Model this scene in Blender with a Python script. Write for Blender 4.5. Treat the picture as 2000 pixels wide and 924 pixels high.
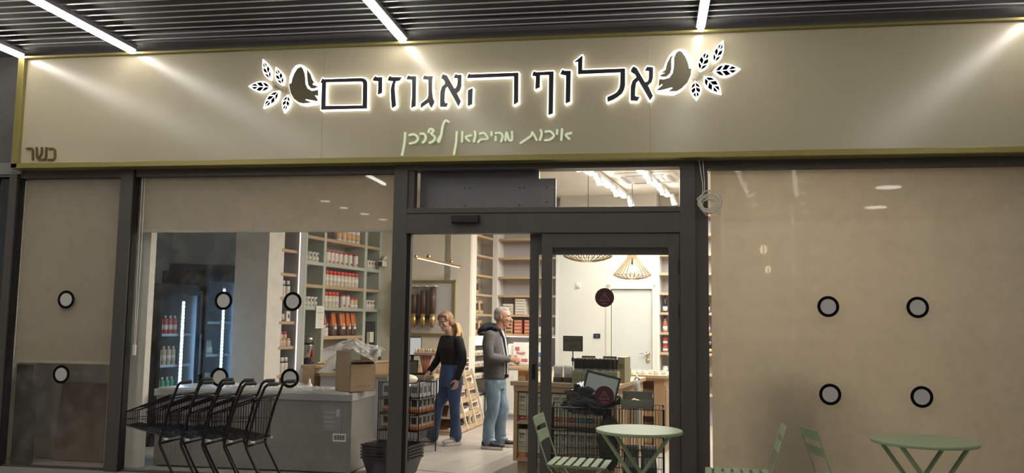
import bpy, bmesh, math, random
from mathutils import Vector, Matrix

for _o in list(bpy.data.objects):
    bpy.data.objects.remove(_o)
random.seed(7)
SC = bpy.context.scene
COL = SC.collection

# ------------------------------------------------------------------ camera, world, exposure
cam_data = bpy.data.cameras.new('camera')
cam = bpy.data.objects.new('camera', cam_data)
COL.objects.link(cam)
cam_data.sensor_fit = 'HORIZONTAL'
cam_data.sensor_width = 36.0
cam_data.lens = 36.0 * 1680.0 / 2000.0
cam_data.clip_start = 0.05
cam_data.clip_end = 200
cam.matrix_world = Matrix([[0.987357, 0.001803, 0.158499, 0.0], [0.157883, -0.099992, -0.982382, -7.86], [0.014078, 0.994987, -0.099013, 1.5], [0, 0, 0, 1]])
SC.camera = cam

world = bpy.data.worlds.new('night')
SC.world = world
world.use_nodes = True
world.node_tree.nodes['Background'].inputs[0].default_value = (1.0, 0.95, 0.86, 1)
world.node_tree.nodes['Background'].inputs[1].default_value = 0.40
SC.view_settings.view_transform = 'Standard'
SC.view_settings.look = 'None'
SC.view_settings.exposure = 0.0
SC.view_settings.gamma = 1.0
SC.view_settings.use_curve_mapping = False

def area_light(name, loc, sx, sy, watts, color=(1, .93, .82), rot=(0, 0, 0), shape='RECTANGLE', spread=180):
    d = bpy.data.lights.new(name, 'AREA')
    d.shape = shape
    d.size = sx
    d.size_y = sy
    d.energy = watts
    d.color = color
    d.spread = math.radians(spread)
    o = bpy.data.objects.new(name, d)
    COL.objects.link(o)
    o.location = loc
    o.rotation_euler = rot
    return o

A = math.radians(10)                       # the shop inside is turned 10 degrees against its front
UX, UY = math.cos(A), -math.sin(A)         # along the back wall
WX, WY = math.sin(A), math.cos(A)          # into the shop
OX, OY = -2.5, 5.87                        # left end of the back wall
RZ = -A
def I(s, t, z=0.0):
    """s along the back wall, t out from it towards the street."""
    return (OX + s * UX - t * WX, OY + s * UY - t * WY, z)

# ------------------------------------------------------------------ materials
MATS = {}
def mat(name, col, rough=.5, metal=0.0, emit=None, estr=0.0, var=.06, scale=12.0, bump=0.0, coat=0.0, alpha=1.0,
        trans=0.0, spec=.5, stretch=(1, 1, 1), detail=4.0, sharp=None):
    if name in MATS:
        return MATS[name]
    m = bpy.data.materials.new(name)
    m.use_nodes = True
    nt = m.node_tree
    b = nt.nodes['Principled BSDF']
    b.inputs['Roughness'].default_value = rough
    b.inputs['Metallic'].default_value = metal
    b.inputs['Specular IOR Level'].default_value = spec
    b.inputs['Coat Weight'].default_value = coat
    b.inputs['Alpha'].default_value = alpha
    b.inputs['Transmission Weight'].default_value = trans
    tc = nt.nodes.new('ShaderNodeTexCoord')
    mp = nt.nodes.new('ShaderNodeMapping')
    mp.inputs['Scale'].default_value = stretch
    nz = nt.nodes.new('ShaderNodeTexNoise')
    nz.inputs['Scale'].default_value = scale
    nz.inputs['Detail'].default_value = detail
    nt.links.new(tc.outputs['Object'], mp.inputs['Vector'])
    nt.links.new(mp.outputs['Vector'], nz.inputs['Vector'])
    mx = nt.nodes.new('ShaderNodeMix')
    mx.data_type = 'RGBA'
    mx.inputs[6].default_value = tuple(max(0, c * (1 - var)) for c in col) + (1,)
    mx.inputs[7].default_value = tuple(min(1, c * (1 + var)) for c in col) + (1,)
    if sharp:
        mr = nt.nodes.new('ShaderNodeMapRange')
        mr.inputs[1].default_value = .5 - sharp
        mr.inputs[2].default_value = .5 + sharp
        nt.links.new(nz.outputs['Fac'], mr.inputs[0])
        nt.links.new(mr.outputs[0], mx.inputs[0])
    else:
        nt.links.new(nz.outputs['Fac'], mx.inputs[0])
    nt.links.new(mx.outputs[2], b.inputs['Base Color'])
    if emit:
        b.inputs['Emission Color'].default_value = tuple(emit) + (1,)
        b.inputs['Emission Strength'].default_value = estr
    if bump:
        bp = nt.nodes.new('ShaderNodeBump')
        bp.inputs['Strength'].default_value = bump
        bp.inputs['Distance'].default_value = .01
        nt.links.new(nz.outputs['Fac'], bp.inputs['Height'])
        nt.links.new(bp.outputs['Normal'], b.inputs['Normal'])
    MATS[name] = m
    return m

def glass_mat(name, tint=(.975, .975, .965), rough=0.02, ior=1.45, dust=0.0):
    if name in MATS:
        return MATS[name]
    m = bpy.data.materials.new(name)
    m.use_nodes = True
    nt = m.node_tree
    nt.nodes.remove(nt.nodes['Principled BSDF'])
    out = nt.nodes['Material Output']
    tr = nt.nodes.new('ShaderNodeBsdfTransparent')
    tr.inputs[0].default_value = tuple(tint) + (1,)
    gl = nt.nodes.new('ShaderNodeBsdfGlossy')
    gl.inputs['Roughness'].default_value = rough
    fr = nt.nodes.new('ShaderNodeFresnel')
    fr.inputs[0].default_value = ior
    mx = nt.nodes.new('ShaderNodeMixShader')
    ge = nt.nodes.new('ShaderNodeNewGeometry')
    inv = nt.nodes.new('ShaderNodeMath')
    inv.operation = 'SUBTRACT'
    inv.inputs[0].default_value = 1.0
    nt.links.new(ge.outputs['Backfacing'], inv.inputs[1])
    mu = nt.nodes.new('ShaderNodeMath')
    mu.operation = 'MULTIPLY'
    nt.links.new(fr.outputs[0], mu.inputs[0])
    nt.links.new(inv.outputs[0], mu.inputs[1])
    nt.links.new(mu.outputs[0], mx.inputs[0])
    nt.links.new(tr.outputs[0], mx.inputs[1])
    nt.links.new(gl.outputs[0], mx.inputs[2])
    last = mx
    if dust:
        df = nt.nodes.new('ShaderNodeBsdfDiffuse')
        df.inputs[0].default_value = (.7, .7, .68, 1)
        tc = nt.nodes.new('ShaderNodeTexCoord')
        nz = nt.nodes.new('ShaderNodeTexNoise')
        nz.inputs['Scale'].default_value = 9
        nz.inputs['Detail'].default_value = 8
        nt.links.new(tc.outputs['Object'], nz.inputs['Vector'])
        mr = nt.nodes.new('ShaderNodeMapRange')
        mr.inputs[1].default_value = .45
        mr.inputs[2].default_value = .8
        mr.inputs[3].default_value = 0
        mr.inputs[4].default_value = dust
        nt.links.new(nz.outputs['Fac'], mr.inputs[0])
        m2 = nt.nodes.new('ShaderNodeMixShader')
        nt.links.new(mr.outputs[0], m2.inputs[0])
        nt.links.new(mx.outputs[0], m2.inputs[1])
        nt.links.new(df.outputs[0], m2.inputs[2])
        last = m2
    nt.links.new(last.outputs[0], out.inputs[0])
    MATS[name] = m
    return m

def fabric_mat(name, col, open_=.06, transl=.35):
    """woven roller-blind screen: mostly diffuse, some light passes, tiny open holes"""
    if name in MATS:
        return MATS[name]
    m = bpy.data.materials.new(name)
    m.use_nodes = True
    nt = m.node_tree
    nt.nodes.remove(nt.nodes['Principled BSDF'])
    out = nt.nodes['Material Output']
    tc = nt.nodes.new('ShaderNodeTexCoord')
    nz = nt.nodes.new('ShaderNodeTexNoise')
    nz.inputs['Scale'].default_value = 3.0
    nz.inputs['Detail'].default_value = 6
    nt.links.new(tc.outputs['Object'], nz.inputs['Vector'])
    mx = nt.nodes.new('ShaderNodeMix')
    mx.data_type = 'RGBA'
    mx.inputs[6].default_value = tuple(c * .94 for c in col) + (1,)
    mx.inputs[7].default_value = tuple(min(1, c * 1.05) for c in col) + (1,)
    nt.links.new(nz.outputs['Fac'], mx.inputs[0])
    df = nt.nodes.new('ShaderNodeBsdfDiffuse')
    tl = nt.nodes.new('ShaderNodeBsdfTranslucent')
    nt.links.new(mx.outputs[2], df.inputs[0])
    nt.links.new(mx.outputs[2], tl.inputs[0])
    m1 = nt.nodes.new('ShaderNodeMixShader')
    m1.inputs[0].default_value = transl
    nt.links.new(df.outputs[0], m1.inputs[1])
    nt.links.new(tl.outputs[0], m1.inputs[2])
    tr = nt.nodes.new('ShaderNodeBsdfTransparent')
    m2 = nt.nodes.new('ShaderNodeMixShader')
    m2.inputs[0].default_value = open_
    nt.links.new(m1.outputs[0], m2.inputs[1])
    nt.links.new(tr.outputs[0], m2.inputs[2])
    nt.links.new(m2.outputs[0], out.inputs[0])
    MATS[name] = m
    return m

# ------------------------------------------------------------------ mesh building
class MB:
    def __init__(self):
        self.v = []; self.f = []; self.mi = []; self.cur = 0
    def m(self, i):
        self.cur = i; return self
    def add(self, vs, fs):
        b = len(self.v)
        self.v += [tuple(x) for x in vs]
        for f in fs:
            self.f.append([b + i for i in f]); self.mi.append(self.cur)
        return self
    def box(self, c, s, rz=0.0, rx=0.0, ry=0.0, bev=0.0):
        hx, hy, hz = s[0] / 2, s[1] / 2, s[2] / 2
        if bev > 0:
            bm = bmesh.new()
            bmesh.ops.create_cube(bm, size=1)
            for q in bm.verts:
                q.co = Vector((q.co.x * s[0], q.co.y * s[1], q.co.z * s[2]))
            bmesh.ops.bevel(bm, geom=list(bm.edges), offset=bev, segments=2, affect='EDGES', profile=.6)
            pts = [q.co.copy() for q in bm.verts]
            for i, q in enumerate(bm.verts): q.index = i
            fs = [[q.index for q in f.verts] for f in bm.faces]
            bm.free()
        else:
            pts = [Vector((x, y, z)) for x in (-hx, hx) for y in (-hy, hy) for z in (-hz, hz)]
            fs = [(0, 1, 3, 2), (4, 6, 7, 5), (0, 4, 5, 1), (2, 3, 7, 6), (0, 2, 6, 4), (1, 5, 7, 3)]
        if rx or ry or rz:
            M = Matrix.Rotation(rz, 3, 'Z') @ Matrix.Rotation(ry, 3, 'Y') @ Matrix.Rotation(rx, 3, 'X')
            pts = [M @ p for p in pts]
        c = Vector(c)
        return self.add([p + c for p in pts], fs)
    def b2(self, x0, x1, y0, y1, z0, z1, bev=0.0):
        return self.box(((x0 + x1) / 2, (y0 + y1) / 2, (z0 + z1) / 2), (abs(x1 - x0), abs(y1 - y0), abs(z1 - z0)), bev=bev)
    def lathe(self, prof, n=20, c=(0, 0, 0), axis=None, cap=True):
        vs = []; fs = []
        for r, z in prof:
            for k in range(n):
                a = 2 * math.pi * k / n
                vs.append(Vector((r * math.cos(a), r * math.sin(a), z)))
        m = len(prof)
        for i in range(m - 1):
            for k in range(n):
                k2 = (k + 1) % n
                fs.append((i * n + k, i * n + k2, (i + 1) * n + k2, (i + 1) * n + k))
        if cap:
            fs.append(tuple(range(n))[::-1]); fs.append(tuple((m - 1) * n + k for k in range(n)))
        if axis is not None:
            q = Vector((0, 0, 1)).rotation_difference(Vector(axis).normalized())
            vs = [q @ p for p in vs]
        c = Vector(c)
        return self.add([p + c for p in vs], fs)
    def cyl(self, a, b, r, n=12, r2=None):
        a = Vector(a); b = Vector(b)
        d = b - a
        return self.lathe([(r, 0), (r if r2 is None else r2, d.length)], n, a, d)
    def tube(self, pts, r, n=8, closed=False, flat=None):
        """round (or flattened: flat=(w,h)) bar through points; r may be a list"""
        P = [Vector(p) for p in pts]
        m = len(P)
        rr = r if isinstance(r, (list, tuple)) else [r] * m
        vs = []; fs = []
        up = None
        for i in range(m):
            if closed:
                t = (P[(i + 1) % m] - P[i - 1]).normalized()
            elif i == 0:
                t = (P[1] - P[0]).normalized()
            elif i == m - 1:
                t = (P[-1] - P[-2]).normalized()
            else:
                t = ((P[i + 1] - P[i]).normalized() + (P[i] - P[i - 1]).normalized())
                t = t.normalized() if t.length > 1e-6 else (P[i + 1] - P[i]).normalized()
            if up is None:
                up = Vector((0, 0, 1)) if abs(t.z) < .95 else Vector((0, 1, 0))
            x = t.cross(up)
            if x.length < 1e-5:
                x = t.cross(Vector((1, 0, 0)))
            x.normalize()
            y = x.cross(t).normalized()
            up = y
            for k in range(n):
                a = 2 * math.pi * (k + .5) / n
                fx, fy = (flat[0] / 2, flat[1] / 2) if flat else (rr[i], rr[i])
                vs.append(P[i] + x * (fx * math.cos(a)) + y * (fy * math.sin(a)))
        seg = m if closed else m - 1
        for i in range(seg):
            j = (i + 1) % m
            for k in range(n):
                k2 = (k + 1) % n
                fs.append((i * n + k, i * n + k2, j * n + k2, j * n + k))
        if not closed:
            fs.append(tuple(range(n))[::-1]); fs.append(tuple((m - 1) * n + k for k in range(n)))
        return self.add(vs, fs)
    def prism(self, poly, z0, z1, M=None):
        n = len(poly)
        vs = [Vector((x, y, z0)) for x, y in poly] + [Vector((x, y, z1)) for x, y in poly]
        fs = [tuple(range(n))[::-1], tuple(range(n, 2 * n))] + [(i, (i + 1) % n, n + (i + 1) % n, n + i) for i in range(n)]
        if M is not None:
            vs = [M @ p for p in vs]
        return self.add(vs, fs)
    def ell(self, c, r, n=12, m=8, rot=None):
        prof = []
        vs = []; fs = []
        for i in range(1, m):
            th = math.pi * i / m
            for k in range(n):
                a = 2 * math.pi * k / n
                vs.append(Vector((r[0] * math.sin(th) * math.cos(a), r[1] * math.sin(th) * math.sin(a), -r[2] * math.cos(th))))
        vs.append(Vector((0, 0, -r[2]))); vs.append(Vector((0, 0, r[2])))
        b, t = len(vs) - 2, len(vs) - 1
        for i in range(m - 2):
            for k in range(n):
                k2 = (k + 1) % n
                fs.append((i * n + k, i * n + k2, (i + 1) * n + k2, (i + 1) * n + k))
        for k in range(n):
            k2 = (k + 1) % n
            fs.append((b, k2, k)); fs.append((t, (m - 2) * n + k, (m - 2) * n + k2))
        if rot is not None:
            vs = [rot @ p for p in vs]
        c = Vector(c)
        return self.add([p + c for p in vs], fs)
    def mesh(self, name, mats, smooth=False):
        me = bpy.data.meshes.new(name)
        me.from_pydata([tuple(p) for p in self.v], [], self.f)
        if not isinstance(mats, (list, tuple)):
            mats = [mats]
        for mm in mats:
            me.materials.append(mm)
        if len(mats) > 1:
            me.polygons.foreach_set('material_index', self.mi)
        if smooth:
            me.polygons.foreach_set('use_smooth', [True] * len(me.polygons))
        me.update()
        return me
    def obj(self, name, mats, parent=None, smooth=False, loc=None, rz=None):
        o = bpy.data.objects.new(name, self.mesh(name, mats, smooth))
        COL.objects.link(o)
        if parent is not None:
            o.parent = parent
        if loc is not None:
            o.location = loc
        if rz is not None:
            o.rotation_euler = (0, 0, rz)
        return o

def autosmooth(o, ang=40):
    me = o.data
    me.polygons.foreach_set('use_smooth', [True] * len(me.polygons))
    try:
        me.set_sharp_from_angle(angle=math.radians(ang))
    except Exception:
        pass
    return o

def tag(o, label, cat, group=None):
    o['label'] = label
    o['category'] = cat
    if group:
        o['group'] = group
    return o
def thing(name, label, cat, loc=(0, 0, 0), rz=0.0, group=None):
    o = bpy.data.objects.new(name, None)
    COL.objects.link(o)
    o.empty_display_size = .1
    o.location = loc
    o.rotation_euler = (0, 0, rz)
    return tag(o, label, cat, group)
def struct(o, label=None):
    o['kind'] = 'structure'
    if label:
        o['label'] = label
    return o
def stuff(o):
    o['kind'] = 'stuff'
    return o
def dup(root, loc, rz=None, label=None, group=None):
    c = root.copy()
    COL.objects.link(c)
    c.location = loc
    if rz is not None:
        c.rotation_euler = (0, 0, rz)
    if label:
        c['label'] = label
    if group:
        c['group'] = group
    for ch in root.children:
        d = ch.copy()
        COL.objects.link(d)
        d.parent = c
        for g in ch.children:
            e = g.copy()
            COL.objects.link(e)
            e.parent = d
    return c
def copies(root, places, group=None):
    """first place moves the thing itself, the others get copies; place = (loc, rz, label)"""
    out = []
    for i, (loc, rz, label) in enumerate(places):
        if i == 0:
            root.location = loc
            if rz is not None:
                root.rotation_euler = (0, 0, rz)
            if label:
                root['label'] = label
            if group:
                root['group'] = group
            out.append(root)
        else:
            out.append(dup(root, loc, rz, label, group))
    return out

def curve_plate(polys, depth, offset=0.0):
    """filled flat shape (x,z) -> mesh extruded along y, front face towards -y; holes by even-odd fill"""
    cu = bpy.data.curves.new('tmp', 'CURVE')
    cu.dimensions = '2D'
    cu.fill_mode = 'BOTH'
    cu.extrude = depth / 2
    cu.offset = offset
    for p in polys:
        sp = cu.splines.new('POLY')
        sp.points.add(len(p) - 1)
        for k, (x, z) in enumerate(p):
            sp.points[k].co = (x, z, 0, 1)
        sp.use_cyclic_u = True
    o = bpy.data.objects.new('tmp', cu)
    COL.objects.link(o)
    dg = bpy.context.evaluated_depsgraph_get()
    me = bpy.data.meshes.new_from_object(o.evaluated_get(dg))
    bpy.data.objects.remove(o)
    me.transform(Matrix(((1, 0, 0, 0), (0, 0, -1, 0), (0, 1, 0, 0), (0, 0, 0, 1))))
    return me
def link_mesh(name, me, mats, parent=None, loc=None):
    me.materials.clear()
    for mm in (mats if isinstance(mats, (list, tuple)) else [mats]):
        me.materials.append(mm)
    o = bpy.data.objects.new(name, me)
    COL.objects.link(o)
    if parent is not None:
        o.parent = parent
    if loc is not None:
        o.location = loc
    return o
_TXT = {}
def text_mesh(s, size, depth=.0006, align='CENTER', thick=0.0, space=1.0):
    """flat lettering standing up: x right, z up, facing -y. Hebrew strings are given in visual order."""
    key = (s, size, depth, align, thick, space)
    if key not in _TXT:
        cu = bpy.data.curves.new('txt', 'FONT')
        cu.body = s
        cu.size = size
        cu.extrude = depth
        cu.align_x = align
        cu.offset = thick
        cu.space_line = space
        cu.resolution_u = 3
        o = bpy.data.objects.new('txt', cu)
        COL.objects.link(o)
        dg = bpy.context.evaluated_depsgraph_get()
        me = bpy.data.meshes.new_from_object(o.evaluated_get(dg))
        bpy.data.objects.remove(o)
        me.transform(Matrix.Rotation(math.pi / 2, 4, 'X'))
        _TXT[key] = me
    return _TXT[key]
def lettering(s, size, m, parent, loc, thick=0.0, rz=0.0, depth=.0006, space=1.0, name='lettering'):
    me = text_mesh(s, size, depth, 'CENTER', thick, space)
    if not me.materials:
        me.materials.append(m)
    o = bpy.data.objects.new(name, me)
    COL.objects.link(o)
    o.parent = parent
    o.location = loc
    o.rotation_euler = (0, 0, rz)
    return o

# palette
M_frame = mat('charcoal_aluminium', (.078, .071, .064), .45, .15, var=.1, scale=6)
M_black = mat('black_plastic', (.012, .012, .013), .4)
M_gasket = mat('gasket', (.008, .008, .008), .7)
M_white = mat('white_plastic', (.75, .74, .71), .45)
M_wall = mat('shop_wall', (.74, .71, .64), .8, var=.02, scale=2)
M_ceil = mat('shop_ceiling', (.70, .67, .62), .9, var=.02)
M_glass = glass_mat('window_glass', dust=.05)
M_clear = glass_mat('clear_glass', (.97, .98, .98))
M_chrome = mat('chrome', (.75, .75, .75), .15, 1.0)
M_steel = mat('brushed_steel', (.42, .43, .43), .38, .9, stretch=(1, 1, 40), scale=8, var=.12)
M_oak = mat('oak', (.43, .285, .165), .5, var=.16, scale=5, stretch=(1, 1, 9), detail=7)
M_oakh = mat('oak_shelf', (.49, .35, .215), .5, var=.14, scale=5, stretch=(8, 8, 1), detail=7)
M_gold = mat('brass', (.62, .45, .2), .3, .9)
M_card = mat('cardboard', (.34, .225, .13), .8, var=.12, scale=8, stretch=(12, 12, 1))
M_paper = mat('paper', (.78, .77, .73), .7, var=.03)
M_red = mat('red_plastic', (.55, .035, .03), .4)
M_label = mat('label_white', (.72, .7, .66), .6, var=.05)

# ------------------------------------------------------------------ setting: ground, canopy, walls
M_pave = mat('pavement', (.26, .25, .235), .6, var=.12, scale=3)
M_conc = mat('concrete', (.10, .095, .09), .85, var=.35, scale=4, bump=.3, detail=8)
M_tile = mat('floor_tile', (.44, .40, .35), .38, var=.05, scale=1.6)
M_grout = mat('grout', (.36, .325, .28), .8)
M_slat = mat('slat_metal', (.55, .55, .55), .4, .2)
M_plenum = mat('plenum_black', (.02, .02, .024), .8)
M_soffit = mat('soffit_metal', (.12, .12, .125), .5, .2)
M_led = mat('led_white', (.9, .9, .9), .5, emit=(1, .95, .88), estr=29.0)
M_ledh = mat('led_housing', (.25, .25, .25), .5, .4)

o = struct(MB().b2(-40, 40, -80, -.05, -.1, -0.001).obj('floor', M_pave))
o = struct(MB().b2(-7.2, 7.5, -.05, 8.2, -.1, -.004).obj('floor.001', M_grout))
# large tiles laid square to the shop's back wall; each tile is a part of the floor
tile_me = MB().b2(.003, 1.197, .003, .597, -.02, 0).mesh('tile', M_tile)
for i in range(-6, 9):
    for j in range(0, 17):
        x, y, z = I(i * 1.2 - .3 + (.6 if j % 2 else 0), j * .6 - .4)
        cx, cy = x + .6 * UX, y + .6 * UY
        if cy < .35 or cx < -6.4 or cx > 5.5:
            continue
        t = bpy.data.objects.new('tile', tile_me)
        COL.objects.link(t)
        t.parent = o
        t.location = (x, y, z)
        t.rotation_euler = (0, 0, RZ)

# street canopy: thin pale metal slats under a black plenum
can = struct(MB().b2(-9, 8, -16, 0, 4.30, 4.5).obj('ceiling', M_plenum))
MB().b2(-9, 8, -.27, .0, 4.19, 4.23).b2(-9, 8, -.285, -.265, 4.19, 4.31).obj('closing_panel', M_soffit, can)
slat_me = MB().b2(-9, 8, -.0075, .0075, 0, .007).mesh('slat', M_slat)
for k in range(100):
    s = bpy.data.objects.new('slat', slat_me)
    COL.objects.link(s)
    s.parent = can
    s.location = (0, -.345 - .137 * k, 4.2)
tag_led = 'white linear LED bar across the canopy, meeting the fascia '
def led_bar(x, label, y0=-.21, y1=-6.4, name='light_bar'):
    t = thing(name, label, 'light', (x, 0, 4.13))
    MB().b2(-.04, .04, y1, y0, .018, .057).obj('housing', M_ledh, t)
    MB().b2(-.026, .026, y1, y0, -.018, .018).obj('diffuser', M_led, t)
    return t
led_bar(-6.33, 'white linear LED bar of the canopy ending at the fascia corner by the concrete wall')
led_bar(-5.09, 'white linear LED bar of the canopy above the small bronze word panel', y1=-8.0)
led_bar(-2.30, 'white linear LED bar of the canopy ending above the lit letters of the sign')
led_bar(.45, 'white linear LED bar of the canopy ending above the lit leaf sprig beside the alef')
led_bar(3.2, 'white linear LED bar of the canopy ending over the far blank end of the fascia', name='light_bar_offscreen')
# round downlights further out under the canopy (seen mirrored in the glass)
M_dl = mat('downlight_lens', (.9, .9, .9), .5, emit=(1, .95, .88), estr=14.0)
def downlight(x, y, r):
    t = thing('downlight_offscreen', 'round white downlight set in the street canopy', 'light', (x, y, 4.17), group='downlights in the street canopy')
    MB().lathe([(r * 1.15, 0), (r * 1.15, .03), (r * .9, .04)], 20).obj('ring', M_ledh, t)
    MB().lathe([(r, -.004), (r, .01)], 20).obj('lens', M_dl, t)
for x, y, r in ((-7.28, -10.49, 0.11), (-7.25, -11.63, 0.105), (-7.13, -12.81, 0.123), (-7.03, -14.01, 0.118), (4.51, -9.3, 0.236), (4.98, -12.2, 0.24)):
    downlight(x, y, r)

# neighbour's concrete wall on the left
wl = struct(MB().b2(-9, -6.52, .02, .3, 3.0, 4.6).b2(-9, -6.37, -.02, .3, 3.06, 4.6).obj('wall_left', M_conc))
struct(MB().b2(-9, -6.37, -.05, .02, 2.94, 3.06).obj('trim_1', mat('stone_ledge', (.2, .19, .18), .7, var=.2)))
nb = thing('neighbour_window', 'dark window of the neighbouring shop beside the concrete wall', 'window', (-7.2, .1, 0))
MB().b2(-1.6, .63, 0, .02, .1, 2.94).obj('pane', glass_mat('dark_glass', (.25, .28, .3)), nb)
MB().b2(-1.6, .63, -.02, .04, 0, .1).b2(-1.6, .63, -.02, .04, 1.62, 1.66).obj('frame', M_frame, nb)
struct(MB().b2(-9, -6.52, 1.2, 1.25, 0, 3).obj('wall_neighbour', mat('dim_plaster', (.34, .35, .33), .9)))
nl = thing('neighbour_light', 'thin glowing strip lamp inside the neighbouring shop window', 'light', (-7.2, .9, 2.42))
MB().b2(-.9, .35, -.02, .02, 0, .03).obj('tube', M_led, nl)
MB().b2(-.9, .35, -.025, .025, .03, .06).obj('housing', M_ledh, nl)

# shop shell
struct(MB().b2(-7, 7.4, .06, 8.2, 3.5, 3.6).obj('ceiling.001', M_ceil))
def wall_seg(name, a, b, z0, z1, th, m=M_wall):
    """wall from plan point a to b, thickness to the left of a->b"""
    a = Vector((a[0], a[1], 0)); b = Vector((b[0], b[1], 0))
    d = (b - a); L = d.length
    rz = math.atan2(d.y, d.x)
    w = MB().b2(0, L, 0, th, z0, z1).obj(name, m)
    w.location = a
    w.rotation_euler = (0, 0, rz)
    return struct(w)
p = lambda s, t: I(s, t)[:2]
wall_seg('wall_back', p(-.35, -.32), p(6.6, -.32), 0, 3.5, .15)
wall_seg('wall_recess', p(-.33, 1.03), p(-.33, -.35), 0, 3.5, .1)
wall_seg('wall_dispenser', p(-1.95, 1.03), p(0, 1.03), 0, 3.5, .25, mat('cream_wall', (.76, .715, .61), .8, var=.02, scale=2))
wall_seg('wall_shelf_left', p(-1.9, 3.95), p(-1.9, 1.0), 0, 3.5, .1)
wall_seg('wall_right', p(6.35, -.4), p(6.35, 3.6), 0, 3.5, .15)
wall_seg('wall_left_inner', (-6.72, .1), (-6.72, 4.6), 0, 3.5, .1)
wall_seg('wall_behind_fridges', (-7.0, 3.30), (-5.0, 4.25), 0, 3.5, .1)
# pier between fridges and shelves, pier beside the window, dark band on the wall over the fridges
struct(MB().b2(-5.10, -4.66, 2.15, 2.6, 0, 3.5).obj('wall_pier', M_wall))
struct(MB().b2(-5.42, -5.035, .2, .30, 0, 3.5).obj('wall_window_pier', M_wall))
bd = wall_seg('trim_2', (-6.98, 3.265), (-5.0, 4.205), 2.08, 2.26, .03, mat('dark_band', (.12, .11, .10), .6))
# half-height partition with leaning board seen under the short blind
struct(MB().b2(-6.40, -6.21, .12, .2, 0, 1.0).obj('wall_window_return', M_frame))
struct(MB().b2(-6.72, -5.42, .55, .6, 0, 1.06).obj('wall_window_screen', mat('taupe_board', (.36, .33, .28), .7)))

# ------------------------------------------------------------------ shop front: frames, glass, doors
def member(name, x0, x1, z0, z1, y0=-.05, y1=.08):
    return struct(MB().b2(x0, x1, y0, y1, z0, z1, bev=.004).obj(name, M_frame))
member('trim_4', -6.50, -6.415, 0, 2.98)
struct(MB().b2(-6.415, -6.40, -.03, .06, 0, 2.98).obj('trim_5', M_gasket))
member('trim_6', -5.25, -5.115, 0, 2.98)
struct(MB().b2(-5.263, -5.25, -.03, .06, 0, 2.98).b2(-5.115, -5.103, -.03, .06, 0, 2.98).obj('trim_7', M_gasket))
member('trim_8', -2.405, -2.27, 0, 2.98)
struct(MB().b2(-2.27, -2.235, -.01, .06, 0, 2.32).obj('trim_9', M_gasket))
member('trim_10', .265, .40, 0, 2.98)
member('trim_11', .40, .515, 0, 2.98, -.02, .08)
member('trim_12', -2.27, .265, 2.32, 2.56)
member('trim_13', -2.27, .265, 2.92, 2.99)
member('trim_14', -2.27, -2.21, 2.56, 2.92, -.03)
struct(MB().b2(-2.27, .265, -.056, -.05, 2.505, 2.512).obj('trim_15', M_gasket))
member('trim_16', -6.4, -2.40, 2.90, 2.99, -.02, .1)
member('trim_17', .515, 5.5, 2.90, 2.99, -.02, .1)
member('trim_18', -6.4, -2.40, -.03, .012, 0, .08)
member('trim_19', .515, 5.5, -.03, .012, 0, .08)
member('trim_20', 5.4, 5.5, 0, 2.98)
struct(MB().b2(-6.5, 5.5, .1, .35, 2.96, 3.5).obj('wall_front', M_frame))
struct(MB().b2(-2.27, .265, .03, .35, -.05, .003).obj('trim_21', M_steel))

def window(name, x0, x1, z0, z1, y=.035):
    w = MB().b2(x0, x1, y, y + .008, z0, z1).obj(name, M_glass)
    return struct(w)
window('window_1', -6.40, -5.263, .012, 2.90)
window('window_2', -5.103, -2.405, .012, 2.90)
window('window_3', .515, 5.4, .012, 2.90)
window('window_4', -2.21, .265, 2.56, 2.92)

# door operator housing behind the transom glass
op = thing('door_operator', 'grey metal drive housing of the sliding door behind the transom glass', 'housing', (-2.2, .12, 2.50))
M_op = mat('housing_grey', (.2, .205, .21), .5, .4)
MB().b2(.0, 1.16, .03, .10, .0, .5).obj('back_plate', M_op, op)
MB().b2(.08, 1.30, .0, .03, .06, .30).obj('cover_plate', M_op, op)
MB().b2(1.16, 1.32, .03, .09, .07, .36).obj('end_box', M_op, op)
for k, (x, z) in enumerate(((.45, .27), (.50, .27), (.45, .1), (.98, .27), (1.02, .27), (.98, .1), (1.24, .27), (1.24, .13))):
    MB().cyl((x, -.004, z), (x, .0, z), .008, 8).obj('screw', M_black, op)

# leaves: fixed outer sidelight and the sliding leaf parked behind it
def leaf(name, x0, x1, y, st, top, z1):
    d = thing(name, '', 'door', (x0, y, 0))
    w = x1 - x0
    MB().b2(0, st, -.02, .025, 0.01, z1, bev=.003).obj('stile', M_frame, d)
    MB().b2(w - st, w, -.02, .025, 0.01, z1, bev=.003).obj('stile', M_frame, d)
    MB().b2(st, w - st, -.02, .025, z1 - top, z1, bev=.003).obj('top_rail', M_frame, d)
    MB().b2(st, w - st, -.02, .025, 0.01, .12, bev=.003).obj('bottom_rail', M_frame, d)
    MB().b2(st, w - st, -.002, .004, .12, z1 - top).obj('pane', M_clear, d)
    for k in d.children:
        pass
    return d
d1 = leaf('door_1', -.985, .262, -.01, .10, .13, 2.318)
d1['label'] = 'fixed charcoal-framed glass door panel with two dark red warning discs'
d2 = leaf('door_2', -1.105, .262, .075, .085, .19, 2.318)
d2['label'] = 'sliding charcoal glass door leaf parked open behind the fixed panel'
for d in (d1, d2):
    d['kind'] = 'structure'
    del d['category']
M_lock = mat('lock', (.02, .02, .02), .3, .6)
lk = MB().b2(.03, .06, -.03, -.018, .98, 1.12, bev=.005).obj('handle', M_lock, d2)
hg = MB().b2(1.235, 1.25, -.035, -.01, 1.95, 2.08).b2(1.235, 1.25, -.035, -.01, 1.55, 1.68).obj('hinge', M_black, d1)
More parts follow.
